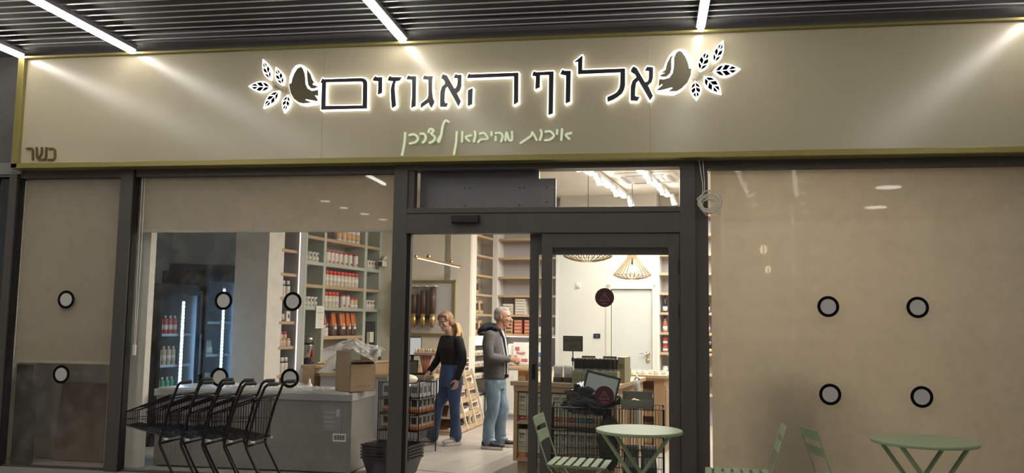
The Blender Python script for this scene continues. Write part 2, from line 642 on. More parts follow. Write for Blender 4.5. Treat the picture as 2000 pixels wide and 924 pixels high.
# warning discs on the pane of the fixed panel
M_disc = mat('oxblood_vinyl', (.05, .012, .016), .5)
M_dline = mat('warning_line', (.30, .13, .12), .5)
def warn_disc(x, z, r, label):
    t = thing('warning_disc', label, 'sticker', (x, -.0125, z))
    MB().cyl((0, 0, 0), (0, -.002, 0), r, 40).obj('disc', M_disc, t)
    a = r * .5
    tri = [(0, 0, a * 1.0), (-a * .95, 0, -a * .62), (a * .95, 0, -a * .62)]
    m = MB()
    for k in range(3):
        q0, q1 = Vector(tri[k]), Vector(tri[(k + 1) % 3])
        m.tube([q0 + Vector((0, -.003, 0)), q1 + Vector((0, -.003, 0))], .0025, 6)
    m.b2(-.003, .003, -.004, -.002, -a * .15, a * .5).b2(-.003, .003, -.004, -.002, -a * .42, -a * .3)
    m.b2(-r * .35, r * .35, -.004, -.002, -r * .62, -r * .585).b2(-r * .22, r * .22, -.004, -.002, -r * .72, -r * .69)
    m.obj('warning_triangle', M_dline, t)
warn_disc(-.408, 1.733, .086, 'upper dark red round warning sticker on the fixed glass door')
warn_disc(-.408, .853, .088, 'lower dark red round warning sticker in front of the black bin bag')

# motion sensor over the door
ms = thing('motion_sensor', 'small black door motion sensor box on the header', 'sensor', (-1.70, -.05, 2.412))
MB().b2(-.13, .13, -.07, 0, 0, .075, bev=.008).obj('case', M_black, ms)
MB().b2(-.12, .12, -.073, -.068, .005, .03).obj('lens_strip', mat('sensor_lens', (.03, .03, .035), .1), ms)

# round grey manifestation dots with black rings on the glass
M_dotg = mat('dot_grey', (.50, .49, .46), .55, var=.04)
M_dotk = mat('dot_black', (.004, .004, .004), .6, spec=.08)
def dot(x, z, label, grp=None):
    t = thing('glass_marker', label, 'sticker', (x, .033, z), group=grp)
    n = 40; m = MB(); vs = []; fs = []
    for k in range(n):
        a = 2 * math.pi * k / n
        for r in (.066, .092):
            for yy in (0, -.003):
                vs.append((r * math.cos(a), yy, r * math.sin(a)))
    for k in range(n):
        b, c = k * 4, ((k + 1) % n) * 4
        fs += [(b + 1, c + 1, c + 3, b + 3), (b, b + 2, c + 2, c), (b, c, c + 1, b + 1), (b + 2, b + 3, c + 3, c + 2)]
    m.add(vs, fs).obj('ring', M_dotk, t)
    MB().cyl((0, 0, 0), (0, -.002, 0), .068, 40).obj('center', M_dotg, t)
for x, z, l in ((-5.829, 1.663, 'ringed grey dot on the window in front of the short blind'),
                (-5.829, .915, 'ringed grey dot on the window below the hem of the short blind'),
                (-4.126, 1.668, 'ringed grey dot on the window in front of the lit drinks fridge door'),
                (-3.412, 1.668, 'ringed grey dot on the window before the white-edged shelf of bottles'),
                (-4.13, .928, 'ringed grey dot on the window behind the second trolley handle'),
                (-3.408, .935, 'ringed grey dot on the window behind the handle of the endmost trolley by the box'),
                (1.538, 1.674, 'upper ringed grey dot on the wide blinded window, nearer the door'),
                (2.275, 1.675, 'upper ringed grey dot on the wide blinded window, further from the door'),
                (1.538, .915, 'lower ringed grey dot on the wide blinded window, nearer the door'),
                (2.285, .914, 'lower ringed grey dot on the wide blinded window, further from the door')):
    dot(x, z, l)

# roller blinds
M_blind1 = M_blind2 = fabric_mat('blind_screen', (.585, .515, .405), .12, .42)
M_hem = mat('blind_hem', (.42, .39, .32), .6)
def blind(x0, x1, z0, label, m, y=.12):
    t = thing('roller_blind', label, 'blind', ((x0 + x1) / 2, y, 2.95))
    w = x1 - x0
    MB().b2(-w / 2, w / 2, 0, .0015, z0 - 2.95 + .02, .0).obj('cloth', m, t)
    MB().b2(-w / 2, w / 2, -.008, .008, z0 - 2.95, z0 - 2.95 + .028, bev=.004).obj('hem_bar', M_hem, t)
    MB().cyl((-w / 2 - .01, .03, -.01), (w / 2 + .01, .03, -.01), .028, 14).obj('roller', M_hem, t)
    for sx in (-1, 1):
        MB().b2(sx * (w / 2 + .012) - .006, sx * (w / 2 + .012) + .006, -.01, .07, -.06, .04, bev=.004).obj('bracket', M_black, t)
    return t
blind(-6.398, -5.268, 1.02, 'taupe roller blind lowered halfway in the narrow window by the concrete wall', M_blind1, .07)
b2 = blind(-5.09, -2.42, 2.345, 'taupe roller blind rolled mostly up over the window with the trolleys', M_blind1, .07)
blind(.545, 5.35, .12, 'wide beige screen blind drawn fully down behind the terrace tables', M_blind2, .10)
# bead cord of the rolled-up blind
cd = thing('blind_cord', 'white looped pull cord with clear tensioner beside the rolled-up blind', 'cord', (-5.06, .03, 1.15))
MB().tube([(0.01, 0, .06), (0, 0, .9), (-.005, 0, 1.78), (.005, 0, 1.80), (.025, 0, 1.78), (.03, 0, .9), (.022, 0, .06)], .003, 6).obj('loop', M_white, cd)
MB().b2(0, .03, -.012, .012, -.03, .075, bev=.006).obj('tensioner', mat('frosted', (.7, .7, .68), .3), cd)

# ------------------------------------------------------------------ fascia
LETTERS = [
 ('mem', [[(-3.096, 3.798), (-3.084, 3.787), (-2.716, 3.789), (-2.685, 3.783), (-2.664, 3.769), (-2.652, 3.744), (-2.647, 3.496), (-3.098, 3.496), (-3.098, 3.739), (-3.099, 3.758), (-3.114, 3.76)], [(-3.064, 3.763), (-2.715, 3.76), (-2.696, 3.755), (-2.688, 3.738), (-2.686, 3.521), (-3.061, 3.526)]]),
 ('yod', [[(-2.573, 3.802), (-2.552, 3.79), (-2.506, 3.791), (-2.504, 3.642), (-2.539, 3.628), (-2.538, 3.756), (-2.589, 3.763), (-2.593, 3.773)]]),
 ('zayin', [[(-2.429, 3.801), (-2.41, 3.788), (-2.315, 3.785), (-2.335, 3.756), (-2.371, 3.752), (-2.378, 3.728), (-2.382, 3.684), (-2.374, 3.608), (-2.364, 3.515), (-2.397, 3.493), (-2.408, 3.58), (-2.414, 3.669), (-2.404, 3.722), (-2.39, 3.751), (-2.445, 3.76), (-2.44, 3.783)]]),
 ('vav', [[(-2.249, 3.801), (-2.232, 3.79), (-2.175, 3.789), (-2.172, 3.506), (-2.21, 3.491), (-2.204, 3.604), (-2.208, 3.761), (-2.26, 3.766), (-2.256, 3.784)]]),
 ('gimel', [[(-2.089, 3.796), (-2.074, 3.786), (-2.014, 3.784), (-2.019, 3.747), (-2.018, 3.658), (-2.009, 3.583), (-1.991, 3.537), (-2.014, 3.491), (-2.023, 3.489), (-2.045, 3.538), (-2.119, 3.488), (-2.117, 3.525), (-2.055, 3.57), (-2.047, 3.599), (-2.047, 3.659), (-2.051, 3.756), (-2.099, 3.761), (-2.103, 3.772)]]),
 ('alef', [[(-1.911, 3.802), (-1.898, 3.792), (-1.878, 3.789), (-1.804, 3.66), (-1.788, 3.662), (-1.772, 3.695), (-1.768, 3.761), (-1.803, 3.764), (-1.803, 3.777), (-1.791, 3.798), (-1.774, 3.788), (-1.738, 3.789), (-1.738, 3.679), (-1.75, 3.642), (-1.779, 3.617), (-1.739, 3.537), (-1.759, 3.494), (-1.868, 3.687), (-1.888, 3.665), (-1.894, 3.625), (-1.895, 3.547), (-1.887, 3.522), (-1.862, 3.522), (-1.874, 3.491), (-1.932, 3.494), (-1.932, 3.633), (-1.918, 3.681), (-1.887, 3.71), (-1.893, 3.732), (-1.905, 3.751), (-1.927, 3.765), (-1.92, 3.785)]]),
 ('he', [[(-1.665, 3.797), (-1.65, 3.789), (-1.2, 3.791), (-1.199, 3.517), (-1.235, 3.496), (-1.234, 3.605), (-1.236, 3.763), (-1.679, 3.759), (-1.675, 3.773)]]),
 ('he_leg', [[(-1.669, 3.639), (-1.629, 3.657), (-1.631, 3.51), (-1.668, 3.493)]]),
 ('pe', [[(-1.053, 3.798), (-1.032, 3.789), (-0.874, 3.793), (-0.877, 3.403), (-0.913, 3.391), (-0.911, 3.765), (-0.999, 3.766), (-1.0, 3.651), (-1.036, 3.635), (-1.032, 3.756), (-1.065, 3.763), (-1.061, 3.782)]]),
 ('vav', [[(-0.789, 3.806), (-0.774, 3.795), (-0.716, 3.793), (-0.719, 3.51), (-0.756, 3.495), (-0.754, 3.755), (-0.807, 3.768), (-0.8, 3.782)]]),
 ('lamed', [[(-0.609, 3.933), (-0.612, 3.796), (-0.223, 3.798), (-0.223, 3.644), (-0.231, 3.607), (-0.25, 3.571), (-0.29, 3.539), (-0.33, 3.516), (-0.376, 3.499), (-0.378, 3.538), (-0.33, 3.559), (-0.294, 3.58), (-0.27, 3.617), (-0.263, 3.653), (-0.259, 3.768), (-0.644, 3.764), (-0.645, 3.881), (-0.677, 3.878), (-0.645, 3.901)]]),
 ('alef', [[(-0.146, 3.814), (-0.12, 3.801), (-0.045, 3.665), (-0.021, 3.67), (-0.007, 3.694), (-0.005, 3.772), (-0.04, 3.777), (-0.022, 3.808), (0.028, 3.8), (0.026, 3.71), (0.015, 3.669), (-0.019, 3.638), (0.025, 3.539), (0.002, 3.503), (-0.1, 3.689), (-0.124, 3.665), (-0.132, 3.608), (-0.133, 3.543), (-0.12, 3.533), (-0.094, 3.532), (-0.112, 3.5), (-0.169, 3.505), (-0.167, 3.634), (-0.151, 3.683), (-0.116, 3.714), (-0.128, 3.743), (-0.167, 3.769), (-0.163, 3.79)]]),
]
NUTS = [
 ([(-3.338, 3.948), (-3.298, 3.936), (-3.249, 3.9), (-3.207, 3.838), (-3.182, 3.784), (-3.13, 3.748), (-3.122, 3.744), (-3.118, 3.554), (-3.188, 3.544), (-3.258, 3.536), (-3.322, 3.55), (-3.378, 3.587), (-3.416, 3.649), (-3.439, 3.73), (-3.437, 3.822), (-3.408, 3.902), (-3.377, 3.937)],
  [[(-3.319, 3.922), (-3.298, 3.894), (-3.283, 3.855), (-3.273, 3.802), (-3.268, 3.748), (-3.245, 3.705), (-3.201, 3.679), (-3.158, 3.684), (-3.141, 3.691), (-3.135, 3.63), (-3.172, 3.637), (-3.143, 3.6), (-3.139, 3.577), (-3.261, 3.602), (-3.264, 3.592), (-3.197, 3.567), (-3.283, 3.56), (-3.33, 3.571), (-3.379, 3.606), (-3.413, 3.661), (-3.429, 3.715), (-3.434, 3.757), (-3.411, 3.762), (-3.404, 3.806), (-3.385, 3.859), (-3.356, 3.904)], [(-3.257, 3.893), (-3.223, 3.846), (-3.202, 3.792), (-3.181, 3.761), (-3.195, 3.752), (-3.197, 3.74), (-3.16, 3.728), (-3.14, 3.721), (-3.179, 3.703), (-3.214, 3.708), (-3.239, 3.74), (-3.249, 3.786), (-3.255, 3.839)]]),
 ([(0.283, 3.964), (0.327, 3.947), (0.36, 3.9), (0.377, 3.827), (0.378, 3.751), (0.355, 3.676), (0.311, 3.609), (0.267, 3.572), (0.208, 3.547), (0.135, 3.553), (0.058, 3.567), (0.043, 3.601), (0.073, 3.654), (0.077, 3.761), (0.121, 3.79), (0.143, 3.851), (0.173, 3.911), (0.217, 3.952), (0.254, 3.964)],
  [[(0.258, 3.946), (0.283, 3.938), (0.319, 3.883), (0.341, 3.821), (0.347, 3.782), (0.368, 3.778), (0.362, 3.721), (0.333, 3.654), (0.281, 3.602), (0.237, 3.577), (0.164, 3.579), (0.201, 3.604), (0.197, 3.614), (0.106, 3.592), (0.058, 3.589), (0.113, 3.637), (0.11, 3.649), (0.076, 3.623), (0.084, 3.692), (0.121, 3.687), (0.172, 3.7), (0.202, 3.742), (0.213, 3.795), (0.217, 3.886), (0.235, 3.928)], [(0.206, 3.914), (0.191, 3.864), (0.191, 3.78), (0.18, 3.742), (0.146, 3.713), (0.106, 3.714), (0.088, 3.726), (0.132, 3.744), (0.132, 3.751), (0.099, 3.745), (0.139, 3.774), (0.154, 3.835), (0.18, 3.888)]]),
]
LEAVES = [
 [((-3.629, 3.798), (-3.72, 4.017), 0.043), ((-3.499, 3.74), (-3.583, 3.935), 0.045), ((-3.614, 3.732), (-3.861, 3.747), 0.057), ((-3.533, 3.695), (-3.694, 3.523), 0.052), ((-3.444, 3.654), (-3.476, 3.472), 0.047)],
 [((0.439, 3.749), (0.518, 3.952), 0.053), ((0.562, 3.817), (0.649, 4.035), 0.046), ((0.555, 3.749), (0.796, 3.764), 0.063), ((0.475, 3.71), (0.628, 3.539), 0.059), ((0.398, 3.67), (0.413, 3.488), 0.052)],
]
STEMS = [[[(-3.618, 3.736), (-3.557, 3.711), (-3.509, 3.69), (-3.437, 3.665)], [(-3.62, 3.793), (-3.567, 3.746), (-3.513, 3.702)], [(-3.497, 3.74), (-3.501, 3.694)]], [[(0.384, 3.682), (0.457, 3.714), (0.558, 3.753)], [(0.533, 3.761), (0.565, 3.813)], [(0.439, 3.749), (0.438, 3.711)]]]
TAGLINE = [[[(-2.274, 3.257), (-2.279, 3.161), (-2.298, 3.047)]], [[(-2.231, 3.235), (-2.191, 3.243), (-2.16, 3.224), (-2.15, 3.198), (-2.172, 3.167), (-2.225, 3.155)]], [[(-2.125, 3.246), (-2.093, 3.245), (-2.075, 3.218), (-2.079, 3.183), (-2.1, 3.162)]], [[(-2.049, 3.26), (-2.037, 3.286), (-2.013, 3.289), (-2.001, 3.269), (-2.022, 3.245), (-1.993, 3.221), (-1.987, 3.194), (-2.007, 3.169), (-2.034, 3.158)]], [[(-1.857, 3.354), (-1.879, 3.367), (-1.901, 3.35), (-1.917, 3.294), (-1.925, 3.233), (-1.945, 3.167), (-1.954, 3.181), (-1.933, 3.22)]], [[(-1.777, 3.256), (-1.782, 3.151), (-1.799, 3.047)]], [[(-1.723, 3.254), (-1.725, 3.163)], [(-1.639, 3.222), (-1.691, 3.206), (-1.655, 3.166)]], [[(-1.605, 3.256), (-1.6, 3.217), (-1.612, 3.161)]], [[(-1.556, 3.235), (-1.517, 3.24), (-1.495, 3.215), (-1.484, 3.184), (-1.547, 3.179), (-1.572, 3.154)]], [[(-1.448, 3.249), (-1.447, 3.218)]], [[(-1.409, 3.237), (-1.365, 3.238), (-1.343, 3.207), (-1.356, 3.156)], [(-1.408, 3.204), (-1.408, 3.17)]], [[(-1.256, 3.247), (-1.256, 3.171), (-1.283, 3.173), (-1.305, 3.241), (-1.316, 3.168)]], [[(-1.175, 3.139), (-1.081, 3.202), (-1.065, 3.236), (-1.026, 3.164)]], [[(-0.99, 3.256), (-0.979, 3.221), (-0.996, 3.164)]], [[(-0.945, 3.24), (-0.903, 3.243), (-0.869, 3.212), (-0.877, 3.185), (-0.911, 3.164), (-0.949, 3.161)]], [[(-0.837, 3.253), (-0.839, 3.218)]], [[(-0.793, 3.26), (-0.799, 3.162)], [(-0.709, 3.224), (-0.759, 3.208), (-0.725, 3.169)]]]
KOSHER = [[[(-6.236, 3.182), (-6.179, 3.181), (-6.169, 3.164), (-6.161, 3.066)]], [[(-6.126, 3.188), (-6.114, 3.085), (-6.094, 3.067), (-6.027, 3.065), (-6.015, 3.084), (-6.018, 3.186)], [(-6.068, 3.187), (-6.068, 3.125), (-6.099, 3.075)]], [[(-5.989, 3.177), (-5.937, 3.176), (-5.92, 3.155), (-5.915, 3.082), (-5.929, 3.062), (-5.991, 3.063)]]]

M_cream = mat('fascia_cream', (.40, .355, .25), .22, var=.02, scale=2, spec=.5)
M_olive = mat('olive_gold', (.26, .22, .07), .4, .35, var=.06)
fa = thing('shop_fascia', 'long cream shop fascia board with olive gold edging above the glass front', 'fascia', (0, -.15, 0))
FX0, FX1 = -6.375, 5.0
for a, b in ((FX0 + .06, -3.102), (-3.1, .0), (.002, FX1)):
    MB().b2(a, b, 0, .14, 3.02, 4.115).obj('panel', M_cream, fa)
MB().b2(FX0, FX0 + .07, -.05, .14, 2.975, 4.135, bev=.004).obj('edge_strip', M_olive, fa)
MB().b2(FX0, FX1, -.05, .14, 2.972, 3.025, bev=.004).obj('edge_strip', M_olive, fa)
MB().b2(FX0, FX1, -.05, .14, 4.112, 4.135, bev=.004).obj('edge_strip', M_olive, fa)

M_halo = mat('acrylic_lit', (.9, .9, .9), .5, emit=(1, .97, .92), estr=1.9)
M_face = mat('sign_face', (.018, .016, .013), .35, var=.1)
M_facebr = mat('sign_face_bronze', (.10, .085, .045), .4, .3, var=.1)
def capsule_run(m, pts, r, y0, y1, closed=True, n=10):
    k = len(pts)
    yf = y0
    for i in range(k if closed else k - 1):
        y0 = yf - .00006 * i          # no two coincident faces
        a = Vector(pts[i]); b = Vector(pts[(i + 1) % k])
        d = b - a
        if d.length < 1e-5:
            continue
        q = Vector((-d.y, d.x)).normalized() * r
        pl = [a + q, a - q, b - q, b + q]
        vs = [(c.x, y0, c.y) for c in pl] + [(c.x, y1, c.y) for c in pl]
        m.add(vs, [(0, 1, 2, 3), (7, 6, 5, 4), (0, 4, 5, 1), (1, 5, 6, 2), (2, 6, 7, 3), (3, 7, 4, 0)])
    for i, c in enumerate(pts):
        m.cyl((c[0], y1, c[1]), (c[0], yf - .00003 - .00006 * i, c[1]), r, n)
    return m
def letter(root, polys, halo=.0150, face=M_face, name='letter'):
    m = MB()
    for pl in polys:
        capsule_run(m, pl, halo, -.042, -.012)
    L = m.obj(name, M_halo, root)
    me = curve_plate(polys, .006)
    m = MB().add([tuple(v.co) for v in me.vertices], [tuple(p_.vertices) for p_ in me.polygons])
    bpy.data.meshes.remove(me)
    for pl in polys:
        capsule_run(m, pl, .0028, -.0028, .0025)
    F = m.obj(name + '_face', face, L)
    F.location = (0, -.046, 0)
    return L
sg = thing('lit_sign', 'halo-lit dark Hebrew letters between two nut-and-leaf emblems on the fascia', 'sign', (0, -.15, 0))
for nm, polys in LETTERS:
    letter(sg, polys)
for (sil, darks), lvs, sts in zip(NUTS, LEAVES, STEMS):
    m = MB(); capsule_run(m, sil, .004, -.042, -.012)
    N = link_mesh('nut_emblem', curve_plate([sil], .03), M_halo, sg)
    N.location = (0, -.027, 0)
    for dk in darks:
        F = link_mesh('nut_face', curve_plate([dk], .006), M_facebr, N)
        F.location = (0, -.019, 0)
    for (b, tp), hw in [((q[0], q[1]), q[2]) for q in lvs]:
        b = Vector(b); tp = Vector(tp); d = tp - b; L = d.length; d.normalize(); n = Vector((-d.y, d.x))
        prof = [0, .42, .78, .97, 1.0, .93, .78, .55, .28, 0]
        up = [b + d * (L * i / 9) + n * (hw * prof[i]) for i in range(10)]
        dn = [b + d * (L * i / 9) - n * (hw * prof[i]) for i in range(8, 0, -1)]
        lf = link_mesh('leaf', curve_plate([[tuple(q) for q in up + dn]], .03), M_halo, sg)
        lf.location = (0, -.027, 0)
        def wid(f):
            i = min(8, int(f * 9)); g = f * 9 - i
            return hw * (prof[i] * (1 - g) + prof[i + 1] * g)
        cells = []
        for sd in (1, -1):
            for k, (f0, f1) in enumerate(((.1, .26), (.33, .5), (.57, .72), (.79, .90))):
                g0 = min(.97, f0 + .13); g1 = min(.97, f1 + .13)
                e0 = max(.005, wid(g0) - .0125); e1 = max(.004, wid(g1) - .0125)
                i0 = .0045; i1 = .0045
                cells.append([tuple(b + d * (L * f0) + n * sd * i0), tuple(b + d * (L * g0) + n * sd * e0),
                              tuple(b + d * (L * g1) + n * sd * e1), tuple(b + d * (L * f1) + n * sd * i1)])
        mm = MB()
        for c in cells:
            mm.add([(q[0], -.0185, q[1]) for q in c] + [(q[0], -.013, q[1]) for q in c],
                   [(0, 1, 2, 3), (3, 2, 1, 0), (4, 5, 6, 7), (0, 4, 5, 1), (1, 5, 6, 2), (2, 6, 7, 3), (3, 7, 4, 0)])
        mm.obj('leaf_face', M_face, lf)
    m = MB()
    for st in sts:
        capsule_run(m, st, .0055, -.03, -.0, closed=False)
    m.obj('stem', mat('stem_cream', (.42, .37, .26), .5), sg)

def smooth_line(pts, k=4):
    out = []
    P = [Vector(q) for q in pts]
    if len(P) < 3:
        return [tuple(q) for q in P]
    E_ = [P[0]] + P + [P[-1]]
    for i in range(len(P) - 1):
        a, b, c, d = E_[i], E_[i + 1], E_[i + 2], E_[i + 3]
        for j in range(k):
            t = j / k
            out.append(tuple(.5 * ((2 * b) + (c - a) * t + (2 * a - 5 * b + 4 * c - d) * t * t + (3 * b - a - 3 * c + d) * t ** 3)))
    out.append(tuple(P[-1]))
    return out
M_tag = mat('tagline_green', (.70, .80, .56), .45, emit=(.74, .82, .56), estr=.25)      # lit channel letters
tl = thing('tagline_sign', 'pale green handwritten Hebrew tagline under the lit letters', 'sign', (0, -.15, 0))
for strokes in TAGLINE:
    m = MB()
    for st in strokes:
        capsule_run(m, smooth_line(st), .0098, -.02, .0, closed=False, n=10)
    m.obj('letter', M_tag, tl)
ks = thing('kosher_sign', 'small bronze Hebrew word at the lower corner of the fascia', 'sign', (0, -.15, 0))
for strokes in KOSHER:
    m = MB()
    for st in strokes:
        capsule_run(m, st, .0085, -.018, .0, closed=False, n=8)
    m.obj('letter', mat('bronze_letter', (.16, .11, .035), .4, .5), ks)

# coiled spare cable hanging under the fascia by the door post
cb = thing('cable_coil', 'coil of thin cream cable hung from the fascia at the door post', 'cable', (.47, -.10, 2.62))
m = MB()
rnd = random.Random(3)
for k in range(11):
    pts = []
    rx, rz2, ang = rnd.uniform(.07, .13), rnd.uniform(.05, .12), rnd.uniform(-.9, .5)
    for i in range(15):
        a = 2 * math.pi * i / 15
        x = rx * math.cos(a) + .05; z = rz2 * math.sin(a)
        x, z = x * math.cos(ang) - z * math.sin(ang), x * math.sin(ang) + z * math.cos(ang)
        pts.append((x + rnd.uniform(-.004, .004) + .01, -.005 - .002 * k + .008 * math.sin(3 * a), z - .03 - .004 * k))
    m.tube(pts, .0042, 6, closed=True)
o = m.obj('loop', mat('cable_cream', (.62, .58, .48), .5), cb, True)
MB().tube([(-.01, 0, .0), (-.005, .0, .12), (-.03, .01, .30), (-.035, .02, .3515)], .0042, 6).tube([(.0, 0, .0), (.012, .0, .12), (-.0, .01, .30), (0, .02, .3515)], .0042, 6).tube([(-.06, 0, -.01), (-.03, -.01, .02), (.03, -.01, .0)], .0045, 6).obj('tail', MATS['cable_cream'], cb, True)

# ------------------------------------------------------------------ products
M_lidred = mat('lid_red', (.62, .06, .05), .35)
M_jarwhite = mat('jar_white', (.74, .70, .64), .45, var=.06)
M_jarcream = mat('jar_contents', (.66, .58, .45), .5, var=.25, scale=60)
M_ink = mat('ink_dark', (.03, .03, .03), .6)
M_inkred = mat('ink_red', (.45, .07, .05), .6)
M_gray = mat('panel_grey', (.42, .42, .44), .6, var=.03)
M_back = mat('shelf_back', (.46, .445, .455), .75, var=.03)
M_green = mat('sage_lacquer', (.45, .50, .42), .5, var=.03)
M_whitel = mat('white_lacquer', (.72, .70, .66), .45, var=.02)
M_edge = mat('led_edge', (.9, .9, .9), .5, emit=(1, .93, .84), estr=.8)

def jar(name, label, cat, r, h, body, lid=None, lid_f=.2, band=None, mark=None, group=None, n=14, neck=.85, lidr=None):
    t = thing(name, label, cat, group=group)
    hb = h * (1 - (lid_f if lid else 0))
    MB().lathe([(r * .9, 0), (r, .012 * h / .2), (r, hb * .86), (r * .97, hb * .93), (r * neck, hb)], n).obj('body', body, t, True)
    if lid:
        lr = lidr or r * neck * 1.04
        MB().lathe([(lr, hb - .002), (lr, h - .004), (lr * .92, h)], n).obj('lid', lid, t, True)
    if band:
        MB().lathe([(r * 1.012, hb * band[0]), (r * 1.012, hb * band[1])], n).obj('label', band[2], t, True)
    if mark:
        m = MB()
        for (a, dz, w, hh) in mark[1]:
            k = 4
            vs = []
            for i in range(k + 1):
                an = a - w / 2 + w * i / k
                for zz in (dz, dz + hh):
                    vs.append((r * 1.03 * math.cos(an), r * 1.03 * math.sin(an), hb * zz))
            m.add(vs, [(2 * i, 2 * i + 2, 2 * i + 3, 2 * i + 1) for i in range(k)])
        m.obj('print', mark[0], t)
    return t
def pouch(name, label, w, d, h, body, lower=None, face=None, group=None, cat='bag', patch=None):
    """stand-up bag: wide bottom, pinched top"""
    t = thing(name, label, cat, group=group)
    def shell(z0, z1, grow=0.0):
        m = MB(); vs = []; fs = []
        n = 16; K = 7
        for i in range(K):
            f = z0 + (z1 - z0) * i / (K - 1)
            dd = d / 2 * (1 - f ** 2.2 * .93) + grow
            ww = w / 2 * (.94 + .06 * math.cos(f * 6)) + grow
            for k in range(n):
                a = 2 * math.pi * k / n
                ca, sa = math.cos(a), math.sin(a)
                vs.append((ww * math.copysign(abs(ca) ** .45, ca), dd * math.copysign(abs(sa) ** .55, sa), h * f))
        for i in range(K - 1):
            for k in range(n):
                k2 = (k + 1) % n
                fs.append((i * n + k, i * n + k2, (i + 1) * n + k2, (i + 1) * n + k))
        fs.append(tuple(range(n))[::-1]); fs.append(tuple((K - 1) * n + k for k in range(n)))
        return m.add(vs, fs)
    shell(0, 1).obj('bag', body, t, True)
    if lower:
        shell(lower[0], lower[1], .0015).obj('print_panel', lower[2], t, True)
    if patch:
        z0, z1, wf, pm = patch
        f = (z0 + z1) / 2
        dd = d / 2 * (1 - f ** 2.2 * .93) + .004
        MB().b2(-w * wf / 2, w * wf / 2, -dd - .002, -dd + .01, h * z0, h * z1, bev=.003).obj('label', pm, t)
    return t
def carton(name, label, w, d, h, body, front=None, group=None, cat='box', top=None):
    t = thing(name, label, cat, group=group)
    MB().b2(-w / 2, w / 2, -d / 2, d / 2, 0, h, bev=min(w, d, h) * .03).obj('box', body, t)
    if front:
        for (x0, x1, z0, z1, fm) in front:
            MB().b2(w * x0 - w / 2, w * x1 - w / 2, -d / 2 - .0015, -d / 2 + .002, h * z0, h * z1).obj('label', fm, t)
    return t

# ------------------------------------------------------------------ left shelving (faces along the back wall direction)
LZ = math.pi / 2 - A
def Uw(x, y, z):
    """shelf-wall frame: x deeper into the shop, y into the wall, z up"""
    return (-4.54 + x * WX - y * UX, 3.0 + x * WY - y * UY, z)
FACE = LZ            # rotation so that a product's -y face looks out of the shelf

gu = thing('shelf_unit', 'tall sage green shelf unit stocked with red-lidded jars and orange coffee bags', 'shelf', Uw(0, 0, 0), LZ)
DEP = .34
for x0, x1 in ((0, .055), (.465, .53), (1.62, 1.70), (2.09, 2.16)):
    MB().b2(x0, x1, 0, DEP, .9, 3.3, bev=.004).obj('upright', M_green, gu)
MB().b2(0, 2.16, DEP, DEP + .02, .9, 3.3).obj('back_panel', M_back, gu)
for z, mm in ((2.63, M_oakh), (2.28, M_green), (1.97, M_oakh), (1.67, M_green), (2.98, M_oakh)):
    for a, b in ((.055, .465), (.53, 1.62), (1.70, 2.09)):
        MB().b2(a, b, .004, DEP, z - .045, z, bev=.003).obj('shelf', mm, gu)
MB().b2(.53, 1.62, .004, DEP, 1.225, 1.27, bev=.003).obj('shelf', M_oakh, gu)
MB().b2(0, 2.16, -.02, DEP, 0, .86).obj('base_cabinet', M_whitel, gu)
MB().b2(.002, 2.16, -.22, DEP, .86, .9, bev=.004).obj('counter_top', M_oakh, gu)
MB().b2(.002, 2.16, -.2, -.02, .0, .86).obj('counter_front', M_oak, gu)

bu = thing('bottle_shelf', 'pale grey wall shelf bay with a glowing edge strip, beside the pier', 'shelf', Uw(-.82, 0, 0), LZ)
MB().b2(.69, .817, .0, DEP, .0, 3.3, bev=.004).obj('upright', M_gray, bu)
MB().b2(.668, .69, -.006, .0, .0, 3.3).obj('light_strip', M_edge, bu)
MB().b2(0, .03, .0, DEP, .0, 3.3).obj('upright', M_gray, bu)
MB().b2(0, .817, DEP, DEP + .02, 0, 3.3).obj('back_panel', M_back, bu)
for z in (.48, .79, 1.15, 1.47, 1.78, 2.09, 2.40, 2.72, 3.03):
    MB().b2(.03, .69, .035, DEP, z - .04, z, bev=.003).obj('shelf', M_oakh, bu)

FX = -math.pi / 2       # facing angle inside jars' own frame: print on the -y side
# small patterned cans in the side columns
can_p = jar('patterned_can', '', 'can', .036, .135, M_jarwhite, None, mark=(M_ink, [(FX - .3, .55, .5, .25), (FX + .35, .45, .5, .22), (FX - .1, .12, .6, .1), (FX + .2, .75, .35, .12)]), n=14)
pl = []
for z, lab in ((2.28, 'white can with black pattern in the narrow outer column, upper sage shelf'), (1.67, 'white can with black pattern in the narrow outer column, lower sage shelf')):
    for k in range(4):
        pl.append((Uw(.115 + .088 * k, .07, z), FACE, lab))
for z, lab in ((2.28, 'white can with black pattern in the column by the wall camera, upper sage shelf'), (1.67, 'white can with black pattern in the column over the coffee machine')):
    for k in range(4):
        pl.append((Uw(1.76 + .088 * k, .07, z), FACE, lab))
copies(can_p, pl, 'patterned cans on the sage shelf unit')
tall = jar('tall_white_jar', '', 'jar', .048, .19, M_jarwhite, M_lidred, .1, neck=.98, mark=(M_inkred, [(FX, .1, .9, .18), (FX + .2, .6, .3, .06)]))
copies(tall, [(Uw(x, .1, 2.28), FACE, 'tall white jar with thin red lid on the upper sage shelf') for x in (.60, .71, .82, .93, 1.05, 1.19, 1.33, 1.50)]
       + [(Uw(x, .1, 1.67), FACE, 'tall white jar with thin red lid on the lower sage shelf') for x in (1.16, 1.29)], 'tall white jars')
redj = jar('red_lid_jar', '', 'jar', .044, .22, M_jarcream, M_lidred, .24, band=(.35, .75, M_label), neck=.9, lidr=.043)
copies(redj, [(Uw(.585 + .105 * k, .1, 1.97), FACE, 'cream jar with a red screw lid on the middle oak shelf') for k in range(10)]
       + [(Uw(.585 + .1 * k, .1, 1.67), FACE, 'cream jar with a red screw lid on the lower sage shelf') for k in range(5)], 'red-lidded jars')
